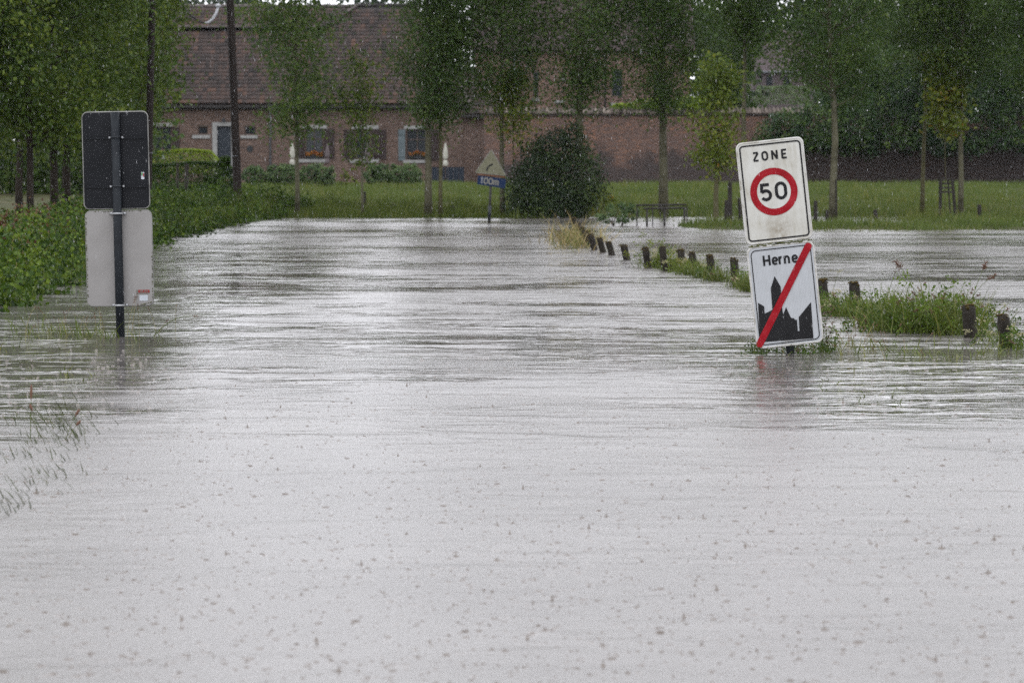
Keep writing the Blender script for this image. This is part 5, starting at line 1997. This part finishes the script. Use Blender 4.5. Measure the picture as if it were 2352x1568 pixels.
bump = lambda x, y: 0.75 + .25 * np.sin(y * 1.7 + x) + .15 * np.sin(y * 4.1)
bank_leaves('undergrowth', 'lush green nettles and brambles on the near left bank at the water edge', 33.5, 58, 0.0, 2.2, lambda d, x, y: np.clip(.08 + d * .28, 0, .36) * (1 - .7 * sstep(d, 1.1, 2.1)) * bump(x, y), 40000, .072, M['leaf_bank'], .05)
bank_leaves('undergrowth', 'green undergrowth on the far left bank beyond the sign', 56, 92, -0.1, 1.25, lambda d, x, y: np.clip(.20 + d * .30, 0, .55) * bump(x, y), 34000, .085, M['leaf_bank'], -.06, .16)
bank_leaves('undergrowth', 'rusty brown dying bracken behind the nettles on the left bank', 42, 60, 0.9, 4.2, lambda d, x, y: .40 * bump(x, y), 15000, .07, M['leaf_dead'], .0)
bank_leaves('undergrowth', 'mixed low growth under the grove trees on the left', 57, 88, 1.6, 7.5, lambda d, x, y: .10 * bump(x, y), 30000, .07, M['leaf_grove'], .05)


n = 17000
yy = 34 + 56 * RNG.uniform(0, 1, n) ** .65
xx = np.interp(yy, EY, EX) - RNG.uniform(-.25, 2.6, n)
ok = (np.sin(yy * 2.1 + xx * 3) + np.sin(yy * .9)) > -.2
xy = np.stack([xx, yy], 1)[ok]
cover('bank_grass', 'tall mixed grass blades growing through the left bank', 'grass', M['reed'], xy, np.maximum(ground_z(xy[:, 0], xy[:, 1]), -.05), np.where(xy[:, 1] > 56, .50, .28), .016, .8, None, 2)
n = 1400
yy = RNG.uniform(36, 66, n)
xx = np.interp(yy, EY, EX) - RNG.uniform(.3, 4.5, n)
xy = np.stack([xx, yy], 1)
cover('dry_grass', 'dry straw stems standing over the left bank', 'grass', M['straw'], xy, np.maximum(ground_z(xx, yy), -.05), .42, .008, .5, None, 2)

# ------------------------------------------------------------------ plants standing in the water
def stem_ribbon(mb, base, az, length, bend, w, segs=6, rise=0.97):
    """a bending grass stalk as a thin tube; returns its points"""
    pts = [Vector(base)]
    el = math.asin(min(1, rise))
    for i in range(segs):
        e = el - bend * ((i + 1) / segs) ** 1.6
        d = Vector((math.cos(az) * math.cos(e), math.sin(az) * math.cos(e), math.sin(e)))
        pts.append(pts[-1] + d * (length / segs))
    mb.tube(pts, [max(.0006, w / 2 * (1 - .65 * i / segs)) for i in range(segs + 1)], 4, cap=False, tint=random.uniform(.2, .9))
    return pts


def blade_ribbon(mb, base, az, length, bend, w, segs=6, rise=.95):
    pts = [Vector(base)]
    el = math.asin(min(1, rise))
    for i in range(segs):
        e = el - bend * ((i + 1) / segs) ** 1.5
        d = Vector((math.cos(az) * math.cos(e), math.sin(az) * math.cos(e), math.sin(e)))
        pts.append(pts[-1] + d * (length / segs))
    s_az = az + math.pi / 2 + random.uniform(-.9, .9)
    s = Vector((math.cos(s_az), math.sin(s_az), 0))
    vs, fs = [], []
    for i, p in enumerate(pts):
        a = i / segs
        ww = w / 2 * (0.75 + .6 * a if a < .35 else 1.0 * (1 - (a - .35) / .65) ** .8 + .04)
        vs += [p - s * ww, p + s * ww]
    for i in range(segs):
        fs.append((2 * i, 2 * i + 1, 2 * i + 3, 2 * i + 2))
    mb.add(vs, fs, random.uniform(.1, .9))
    return pts


def panicle(mb, pts, n, L, spread):
    """grass flower head along the last part of a stalk"""
    tip, pre = pts[-1], pts[-2]
    ax = (tip - pre).normalized()
    for i in range(n):
        p = tip - ax * (L * random.random())
        d = (ax * .6 + Vector((random.gauss(0, 1), random.gauss(0, 1), random.gauss(-.2, .7))) * .6).normalized()
        e = p + d * spread * random.uniform(.4, 1)
        mb.tube([p, p.lerp(e, .6), e], [.0012, .0042, .0012], 4, cap=False)


def mixed_clump(name, label, pxs, pys, n, hmin, hmax, w, mat, jitter=.04, kind='stuff', cat='grass', bend=(0.1, 0.9), az0=None):
    mb = MB()
    for i in range(n):
        px = random.uniform(*pxs)
        py = random.uniform(*pys)
        c = Wt(px, py)
        az = random.uniform(0, 2 * math.pi) if az0 is None else random.gauss(az0, .5)
        blade_ribbon(mb, (c.x + random.gauss(0, jitter), c.y + random.gauss(0, jitter), -.03), az, random.uniform(hmin, hmax), random.uniform(*bend), w, 5)
    o = mb.build(name, mat)
    return tag(o, label, cat, kind=kind)


random.seed(55)
# near left: drowned grass tips leaning left
mb = MB()
for (cx0, cy0, sx, sy, n, hm) in ((150, 985, 45, 22, 80, .17), (150, 1000, 30, 14, 40, .13), (110, 1020, 70, 18, 60, .08), (110, 1078, 60, 22, 50, .09), (70, 1110, 60, 25, 40, .09), (30, 1165, 25, 15, 26, .11), (215, 975, 18, 18, 22, .07), (30, 1045, 34, 10, 40, .07), (60, 960, 50, 25, 30, .09)):
    for i in range(n):
        c = Wt(random.gauss(cx0, sx), random.gauss(cy0, sy))
        blade_ribbon(mb, (c.x, c.y, -.02), random.gauss(math.pi, .55), hm * random.uniform(.3, 1.35), random.uniform(0, .7), .0068, 4, random.uniform(.75, .98))
tag(mb.build('drowned_grass', M['reed_dark']), 'tips of drowned grass poking from the water at near left', 'grass', kind='stuff')


def stalk_thing(name, label, px, py, L, bend, az, w, head, cat='grass', rise=.97, mat='reed', headn=14, hl=.05, hs=.02, group=None):
    c = Wt(px, py)
    t = thing(name, label, cat, c, group=group)
    mb = MB()
    pts = stem_ribbon(mb, (0, 0, -.04), az, L, bend, w * 1.9, 8, rise)
    mb.build('stalk', M[mat], t)
    if head == 'spike':
        hb = MB()
        d = (pts[-1] - pts[-2]).normalized()
        hb.tube([pts[-1] - d * hl * .6, pts[-1] - d * hl * .2, pts[-1] + d * hl * .2, pts[-1] + d * hl * .4], [.003, .0095, .008, .002], 6)
        hb.build('seed_head', M['seed_head'], t)
    elif head == 'panicle':
        hb = MB()
        panicle(hb, pts, headn, hl, hs)
        hb.build('seed_head', M['straw'] if mat == 'straw' else M['seed_head'], t)
    elif head == 'umbel':
        hb = MB()
        for i in range(headn):
            e = pts[-1] + Vector((random.gauss(0, hs), random.gauss(0, hs), random.uniform(0, hs)))
            hb.tube([pts[-1], e], [.0008, .0008], 3, cap=False)
            hb.tube([e - Vector((0, 0, .002)), e + Vector((0, 0, .004))], [.006, .003], 5)
        hb.build('flower_head', M['umbel'], t)
    return t


stalk_thing('plantain', 'tall plantain stalk with long dark seed head at near left', 70, 1002, .335, .10, math.pi * .5, .0035, 'spike', 'plant', .995, hl=.10)
stalk_thing('plantain', 'second plantain stalk just right of the tallest one', 92, 1003, .24, .15, math.pi * .9, .003, 'spike', 'plant', .98, hl=.05)
stalk_thing('plantain', 'plantain stalk with a short dark head among the drowned grass', 146, 1010, .235, .25, math.pi * .05, .003, 'spike', 'plant', .96, hl=.055)
stalk_thing('plantain', 'low plantain stalk with a dark head near the grass tips', 152, 1005, .16, .35, .1, .003, 'spike', 'plant', .93, hl=.045)
stalk_thing('grass_stalk', 'arching grass stalk with a drooping seed head right of the left sign', 346, 772, .56, 1.05, 0.05, .0055, 'panicle', rise=.80, mat='reed', headn=16, hl=.07, hs=.02)
stalk_thing('grass_stalk', 'short bent blade crossing the foot of the arching stalk', 373, 774, .15, .3, math.pi * .97, .006, None, rise=.88)
# weeds round the left sign
mb = MB()
for (cx0, cy0, sx, sy, n, hm) in ((150, 770, 45, 6, 60, .24), (95, 765, 30, 8, 40, .24), (215, 772, 30, 6, 50, .28), (60, 800, 50, 14, 40, .14), (250, 776, 16, 5, 14, .25), (300, 774, 14, 5, 9, .22), (165, 862, 28, 6, 20, .12), (205, 862, 12, 6, 10, .12), (40, 740, 40, 20, 18, .2)):
    for i in range(n):
        c = Wt(random.gauss(cx0, sx), random.gauss(cy0, sy))
        blade_ribbon(mb, (c.x, c.y, -.03), random.uniform(0, 2 * math.pi), hm * random.uniform(.4, 1.3), random.uniform(.2, 1.5), .0095, 6, random.uniform(.7, .98))
tag(mb.build('drowned_grass', M['reed']), 'thin weeds and grass standing in the water around the left sign', 'grass', kind='stuff')
mb = MB()
hb = MB()
for i in range(26):
    c = Wt(random.gauss(200, 85), random.gauss(768, 8))
    pts = stem_ribbon(mb, (c.x, c.y, -.03), random.uniform(0, 2 * math.pi), random.uniform(.14, .38), random.uniform(.1, .9), .0042, 6)
    panicle(hb, pts, 7, .05, .012)
for (px_, L_) in ((303, .50), (292, .46), (225, .3), (322, .40)):
    c = Wt(px_, 774)
    pts = stem_ribbon(mb, (c.x, c.y - .05, -.03), random.uniform(0, 6), L_, .25, .0042, 6)
    panicle(hb, pts, 12, .08, .015)
tag(mb.build('dry_grass', M['straw']), 'dry seeding grass stems around the left sign', 'grass', kind='stuff')
tag(hb.build('grass_seed', M['seed_head']), 'brown grass seed heads around the left sign', 'grass', kind='stuff')


# right side: weeds along the row of posts
def weed_patch(label, spots, nleaf, leaf, stalks, mat, seeds=0, umbels=0, blades=0, bladeh=.3, bw=.011, leafbright=0.0):
    lc, lt_ = [], []
    mb, hb, ub, bb = MB(), MB(), MB(), MB()
    for (px, py, sx, sy, hp) in spots:
        c0_ = Wt(px, py)
        k = c0_.y / F
        hz_ = hp * k
        m = int(nleaf / len(spots))
        a = RNG.normal(0, 1, (m, 3))
        zz = np.abs(RNG.normal(0, .42, m))
        ncl = max(3, m // 14)
        cen = np.stack([RNG.normal(0, sx * k, ncl), RNG.normal(0, .22, ncl), np.abs(RNG.normal(0, .40, ncl)) * hz_], 1)
        idx = RNG.integers(0, ncl, m)
        pos = cen[idx] + RNG.normal(0, .035, (m, 3))
        pos[:, 2] = np.maximum(pos[:, 2], .01)
        lc.append(pos + np.array([c0_.x, c0_.y, 0]))
        lt_.append(np.clip(RNG.normal(.5 + leafbright, .2, ncl)[idx] + RNG.normal(0, .1, m), 0, 1))
        for i in range(int(stalks / len(spots))):
            p = (c0_.x + random.gauss(0, sx * k), c0_.y + random.gauss(0, .2), -.03)
            pts = stem_ribbon(mb, p, random.uniform(0, 6.3), hz_ * random.uniform(.5, 1.15), random.uniform(.1, .8), .006, 6, random.uniform(.85, .99))
            if random.random() < seeds:
                panicle(hb, pts, 16, .07, .028)
            elif random.random() < umbels:
                for q_ in range(14):
                    e = pts[-1] + Vector((random.gauss(0, .03), random.gauss(0, .03), random.gauss(0, .014)))
                    ub.tube([e - Vector((0, 0, .004)), e + Vector((0, 0, .006))], [.008, .004], 5)
        for i in range(int(blades / len(spots))):
            p = (c0_.x + random.gauss(0, sx * k), c0_.y + random.gauss(0, .2), -.03)
            blade_ribbon(bb, p, random.uniform(0, 6.3), bladeh * random.uniform(.5, 1.25), random.uniform(.05, 1.2), bw, 6, random.uniform(.8, .99))
    c = np.concatenate(lc)
    v, f = leaf_arrays(c, leaf, leaf * .55, 0)
    o = link('weeds', np_mesh('weeds', v, f, mat, np.concatenate(lt_)))
    tag(o, label, 'weeds', kind='stuff')
    for nm, m_, mt, lb in (('weed_stalks', mb, M['reed'], 'stalks of the '), ('grass_seed', hb, M['seed_head'], 'seed heads above the '), ('weed_flowers', ub, M['umbel'], 'cream flowers on the '), ('grass_blades', bb, M['reed'], 'grass blades among the ')):
        if m_.v:
            tag(m_.build(nm, mt), ' '.join((lb + label).split()[:15]), 'weeds', kind='stuff')


random.seed(77)
weed_patch('large green weed clump in the water between the right-hand posts', [(2130, 762, 62, 8, 100), (2180, 768, 52, 6, 118), (2080, 760, 48, 6, 80), (2160, 752, 42, 8, 125), (2040, 750, 40, 6, 60)], 4300, .042, 170, M['leaf_bank'], .16, .08, 900, .50, .012, leafbright=.2)
weed_patch('lower weeds round the two posts right of the town sign', [(1905, 716, 14, 5, 55), (1960, 722, 25, 5, 60), (2010, 730, 30, 6, 50), (2035, 745, 30, 6, 55), (1930, 726, 40, 6, 45)], 1900, .036, 160, M['leaf_bank'], .1, .14, 620, .30, .010, leafbright=.12)
weed_patch('sparse weeds right of the two nearest posts', [(2290, 784, 40, 8, 60), (2270, 750, 30, 8, 70), (2330, 800, 20, 6, 60)], 1000, .034, 60, M['leaf_bank'], .1, .2, 110, .26, .011)
weed_patch('yellow-flowering weeds round the middle posts', [(1510, 614, 25, 3, 55), (1545, 618, 16, 3, 50), (1575, 624, 18, 3, 42)], 2600, .045, 90, M['leaf_young'], .0, .5, 160, .30, .013, leafbright=-.12)
weed_patch('fresh grass round the posts left of the town sign', [(1650, 645, 16, 3, 45), (1615, 636, 14, 3, 40), (1700, 660, 14, 4, 60), (1722, 668, 12, 5, 60), (1590, 630, 20, 3, 40)], 700, .04, 50, M['leaf_bank'], .1, .1, 900, .32, .011, leafbright=.15)
weed_patch('leafy weeds at the foot of the struck-out town sign', [(1745, 808, 12, 2, 22), (1790, 810, 22, 3, 28), (1840, 808, 14, 3, 30), (1888, 806, 8, 3, 75), (1900, 800, 8, 3, 60)], 1050, .026, 26, M['leaf_bank'], .2, 0, 60, .15, .006, leafbright=-.1)
# straw-coloured tangle at the far end of the posts
mb = MB()
for i in range(520):
    c = Wt(random.gauss(1322, 34), 558 + random.gauss(0, 8))
    blade_ribbon(mb, (c.x, c.y, -.03), random.uniform(0, 6.3), random.uniform(.25, .85), random.uniform(.3, 1.7), .014, 6, random.uniform(.7, .99))
tag(mb.build('dry_grass', M['straw']), 'straw-coloured dry grass smothering the far end of the post row', 'grass', kind='stuff')
mb = MB()
for i in range(260):
    c = Wt(random.gauss(1328, 22), 560 + random.gauss(0, 6))
    blade_ribbon(mb, (c.x, c.y, -.03), random.uniform(0, 6.3), random.uniform(.2, .6), random.uniform(.2, 1.2), .014, 6, random.uniform(.8, .99))
tag(mb.build('grass_blades', M['reed']), 'green blades mixed into the dry grass at the far post row', 'grass', kind='stuff')
q0 = Wt(1410, 518)
blob_shrub('dying_shrub', 'dull brownish shrub left of the low metal barrier', 'shrub', q0, [(0, 0, .3, .42, .4, .32), (.35, 0, .3, .3, .3, .28)], M['leaf_lavender'], 1500, .06, 5, bright=-.1, sd=.08)
q0 = Wt(1352, 500)
blob_shrub('dying_shrub', 'yellowing shrub between the dark bush and the metal barrier', 'shrub', q0, [(0, 0, .35, .3, .3, .4), (.4, .2, .5, .5, .3, .3)], M['leaf_young'], 900, .07, 4, bright=.05, sd=.1)
# panicle grasses in the open water at the right, and in front of the sign
stalk_thing('grass_stalk', 'tall feathery grass stalk rising above the left of the weed clump', 2125, 735, .76, .45, math.pi * .95, .0052, 'panicle', headn=44, hl=.10, hs=.055)
stalk_thing('grass_stalk', 'feathery grass stalk standing high at the right of the weed clump', 2215, 745, .74, .22, 0.3, .0052, 'panicle', headn=40, hl=.09, hs=.045)
stalk_thing('grass_stalk', 'drooping grass stalk above the broad mossy post', 2205, 745, .70, .75, 0.05, .0052, 'panicle', headn=40, hl=.10, hs=.05)
stalk_thing('grass_stalk', 'single thin grass stalk in the middle of the right water', 2028, 715, .60, .1, .2, .0045, 'panicle', headn=14, hl=.10, hs=.02)
stalk_thing('grass_stalk', 'thin grass stalk with flat flower head right of the town sign', 1900, 712, .50, .12, .4, .0045, 'umbel', headn=14, hs=.035, cat='plant')
for i, (px, py, L_, bd, az, lb) in enumerate(((1862, 806, .60, .55, 2.7, 'straw grass stalk crossing the lower right of the town sign'), (1850, 808, .52, .6, 2.9, 'straw grass stalk leaning across the middle of the town silhouette'), (1800, 810, .40, 1.1, 3.0, 'straw grass stalk bending left over the red bar'), (1868, 806, .50, .25, 2.2, 'upright straw stalk at the right edge of the town sign'))):
    t = stalk_thing('grass_stalk', lb, px, py, L_, bd, az, .0036, 'panicle', mat='straw', headn=20, hl=.16, hs=.026)
    t.location.y -= 0.14
for i, (px, py, L_, az, bd, lb) in enumerate(((2105, 752, .52, 2.6, .5, 'broad reed blade arching left out of the weed clump'), (2135, 755, .62, 1.9, .25, 'tallest upright reed blade in the weed clump'), (2160, 756, .50, .5, .5, 'reed blade leaning right in the middle of the weed clump'), (2085, 752, .46, 2.9, .8, 'low reed blade bending far left over the water'), (2190, 760, .52, .2, .7, 'reed blade arching right beside the broad mossy post'))):
    c = Wt(px, py)
    t = thing('reed', lb, 'reed', c, group='reed blades in the weed clump')
    mb = MB()
    blade_ribbon(mb, (0, 0, -.04), az, L_, bd, .024, 8, .95)
    mb.build('blade', M['reed'], t)
    mb = MB()
    blade_ribbon(mb, (0, .01, -.04), az + 1.4, L_ * .55, bd + .3, .018, 6, .93)
    mb.build('blade', M['reed'], t)
c = Wt(1893, 806)
t = thing('dock', 'tall browning dock plant at the right edge of the town sign', 'plant', c)
mb, lf = MB(), MB()
for i in range(4):
    pts = stem_ribbon(mb, (random.gauss(0, .02), random.gauss(0, .02), -.03), random.uniform(0, 6.3), random.uniform(.28, .46), .25, .006, 7, .99)
    for p in pts[2:]:
        for q_ in range(4):
            blade_ribbon(lf, p, random.uniform(0, 6.3), random.uniform(.03, .07), random.uniform(.6, 1.5), .018, 4, .6)
mb.build('stalk', M['reed'], t)
lf.build('leaves', M['leaf_dead'], t)
random.seed(91)
mb = MB()
for (cx0, cy0, sx, sy, n, hm) in ((1950, 800, 50, 10, 75, .16), (2080, 812, 60, 8, 75, .17), (2200, 820, 70, 8, 70, .16), (2290, 812, 25, 6, 40, .20), (2010, 905, 60, 20, 46, .10), (1890, 880, 10, 12, 8, .1), (2140, 970, 40, 6, 6, .07), (2060, 790, 60, 14, 30, .2), (2230, 800, 25, 8, 26, .25)):
    for i in range(n):
        c = Wt(random.gauss(cx0, sx), random.gauss(cy0, sy))
        blade_ribbon(mb, (c.x, c.y, -.02), random.uniform(0, 6.3), hm * random.uniform(.35, 1.3), random.uniform(.1, 1.5), .0095, 5, random.uniform(.6, .98))
tag(mb.build('drowned_grass', M['reed']), 'drowned grass breaking the water in front of the right-hand posts', 'grass', kind='stuff')
mb, hb = MB(), MB()
for i in range(40):
    c = Wt(random.gauss(1990, 75), random.gauss(790, 20))
    pts = stem_ribbon(mb, (c.x, c.y, -.03), random.uniform(0, 6.3), random.uniform(.1, .3), random.uniform(.2, 1.2), .0045, 6)
    panicle(hb, pts, 8, .05, .012)
tag(mb.build('dry_grass', M['straw']), 'dry seeding grass in the water right of the town sign', 'grass', kind='stuff')
tag(hb.build('grass_seed', M['seed_head']), 'brown seed heads in the water right of the town sign', 'grass', kind='stuff')

# ------------------------------------------------------------------ rain: splashes, bubbles, falling drops
def splash_arrays(n, ylo, yhi):
    yy = ylo * (yhi / ylo) ** RNG.uniform(0, 1, n)
    xx = RNG.uniform(-1, 1, n) * (0.19 * yy + .5)
    xx = np.clip(xx, -6.0, 30)
    sc = RNG.lognormal(-.58, .45, n)
    parts_v, parts_f = [], []
    # jet: small cone with a bead, six-sided
    ang = np.linspace(0, 2 * np.pi, 7)[:-1]
    prof = [(0.0075, 0.0), (0.0036, 0.0025), (0.0014, 0.006), (0.0018, 0.0085), (0.0004, 0.0105)]
    jv = np.array([[r * np.cos(a), r * np.sin(a), h] for r, h in prof for a in ang])
    jf = np.array([[j * 6 + k, j * 6 + (k + 1) % 6, (j + 1) * 6 + (k + 1) % 6, (j + 1) * 6 + k] for j in range(4) for k in range(6)])
    # crown ripple: low ring
    a12 = np.linspace(0, 2 * np.pi, 15)[:-1]
    rprof = [(0.88, -.001), (1.0, .0022), (1.14, -.001)]
    rv = np.array([[r * np.cos(a), r * np.sin(a), h] for r, h in rprof for a in a12])
    rf = np.array([[j * 14 + k, j * 14 + (k + 1) % 14, (j + 1) * 14 + (k + 1) % 14, (j + 1) * 14 + k] for j in range(2) for k in range(14)])
    org = np.stack([xx, yy, np.zeros(n)], 1)
    hs_ = np.where(RNG.uniform(0, 1, n) < .28, RNG.uniform(.5, 1.6, n), RNG.uniform(.05, .4, n))
    v = jv[None] * np.stack([sc, sc, sc * hs_], 1)[:, None, :] + org[:, None]
    f = jf[None] + (np.arange(n) * len(jv))[:, None, None]
    parts_v.append((v.reshape(-1, 3), f.reshape(-1, 4)))
    rr = RNG.uniform(.003, .020, n) * np.where(RNG.uniform(0, 1, n) < .5, 1, .5)
    v = rv[None] * np.stack([rr, rr, sc * .9], 1)[:, None, :] + org[:, None]
    f = rf[None] + (np.arange(n) * len(rv))[:, None, None]
    parts_v.append((v.reshape(-1, 3), f.reshape(-1, 4)))
    return join_arrays(parts_v)


v, f = splash_arrays(9000, 7.5, 27)
o = link('rain_splashes', np_mesh('rain_splashes', v, f, M['splash'], smooth=True))
tag(o, 'small raindrop splashes and rings all over the floodwater', 'splashes', kind='stuff')

# bubbles near the left sign
mbv = []
mb = MB()
for i in range(60):
    c = Wt(random.gauss(230, 130), random.uniform(778, 960))
    r_ = random.uniform(.006, .016)
    pts = []
    n = 8
    vs, fs = [], []
    for j, el in enumerate((0, 28, 56, 80)):
        for m in range(n):
            a = 2 * math.pi * m / n
            e = math.radians(el)
            vs.append((c.x + r_ * math.cos(e) * math.cos(a), c.y + r_ * math.cos(e) * math.sin(a), r_ * math.sin(e)))
    for j in range(3):
        for m in range(n):
            fs.append((j * n + m, j * n + (m + 1) % n, (j + 1) * n + (m + 1) % n, (j + 1) * n + m))
    fs.append(tuple(3 * n + m for m in range(n)))
    mb.add(vs, fs)
bm_, bnt, bb_ = new_mat('bubble')
bb_.inputs['Base Color'].default_value = (.55, .50, .46, 1)
bb_.inputs['Roughness'].default_value = .05
bb_.inputs['Alpha'].default_value = .16
tag(mb.build('rain_bubbles', bm_, None, True), 'rain bubbles floating near the left sign', 'bubbles', kind='stuff')

# falling drops stretched like exposure streaks; their pale colour imitates refracted sky light
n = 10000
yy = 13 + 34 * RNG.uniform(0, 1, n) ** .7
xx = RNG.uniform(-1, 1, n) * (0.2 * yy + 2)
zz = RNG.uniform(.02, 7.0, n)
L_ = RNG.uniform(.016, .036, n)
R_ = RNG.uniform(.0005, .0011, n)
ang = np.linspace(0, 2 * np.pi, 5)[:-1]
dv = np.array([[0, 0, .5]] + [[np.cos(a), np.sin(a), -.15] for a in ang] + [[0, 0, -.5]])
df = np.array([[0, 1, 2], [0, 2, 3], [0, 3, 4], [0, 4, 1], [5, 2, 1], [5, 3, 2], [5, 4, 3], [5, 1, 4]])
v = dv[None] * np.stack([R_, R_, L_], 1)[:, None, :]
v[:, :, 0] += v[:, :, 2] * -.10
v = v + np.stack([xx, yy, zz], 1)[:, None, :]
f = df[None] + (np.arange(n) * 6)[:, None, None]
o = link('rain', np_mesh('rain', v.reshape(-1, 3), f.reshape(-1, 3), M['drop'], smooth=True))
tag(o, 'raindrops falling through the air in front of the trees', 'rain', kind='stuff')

# ------------------------------------------------------------------ rain haze
HAZE = 0.00006
if HAZE > 0:
    hm, hnt, hb_ = new_mat('haze')
    hnt.nodes.remove(hb_)
    pv = hnt.nodes.new('ShaderNodeVolumePrincipled')
    pv.inputs['Color'].default_value = (.93, .95, 1.0, 1)
    pv.inputs['Density'].default_value = HAZE
    hnt.links.new(pv.outputs[0], hnt.nodes['Material Output'].inputs['Volume'])
    b = MB()
    b.box((0, 230, 10.3), (420, 590, 23.6 + 2))
    o = b.build('haze', hm)
    tag(o, kind='stuff')
    o['label'] = 'thin grey rain haze in the air'
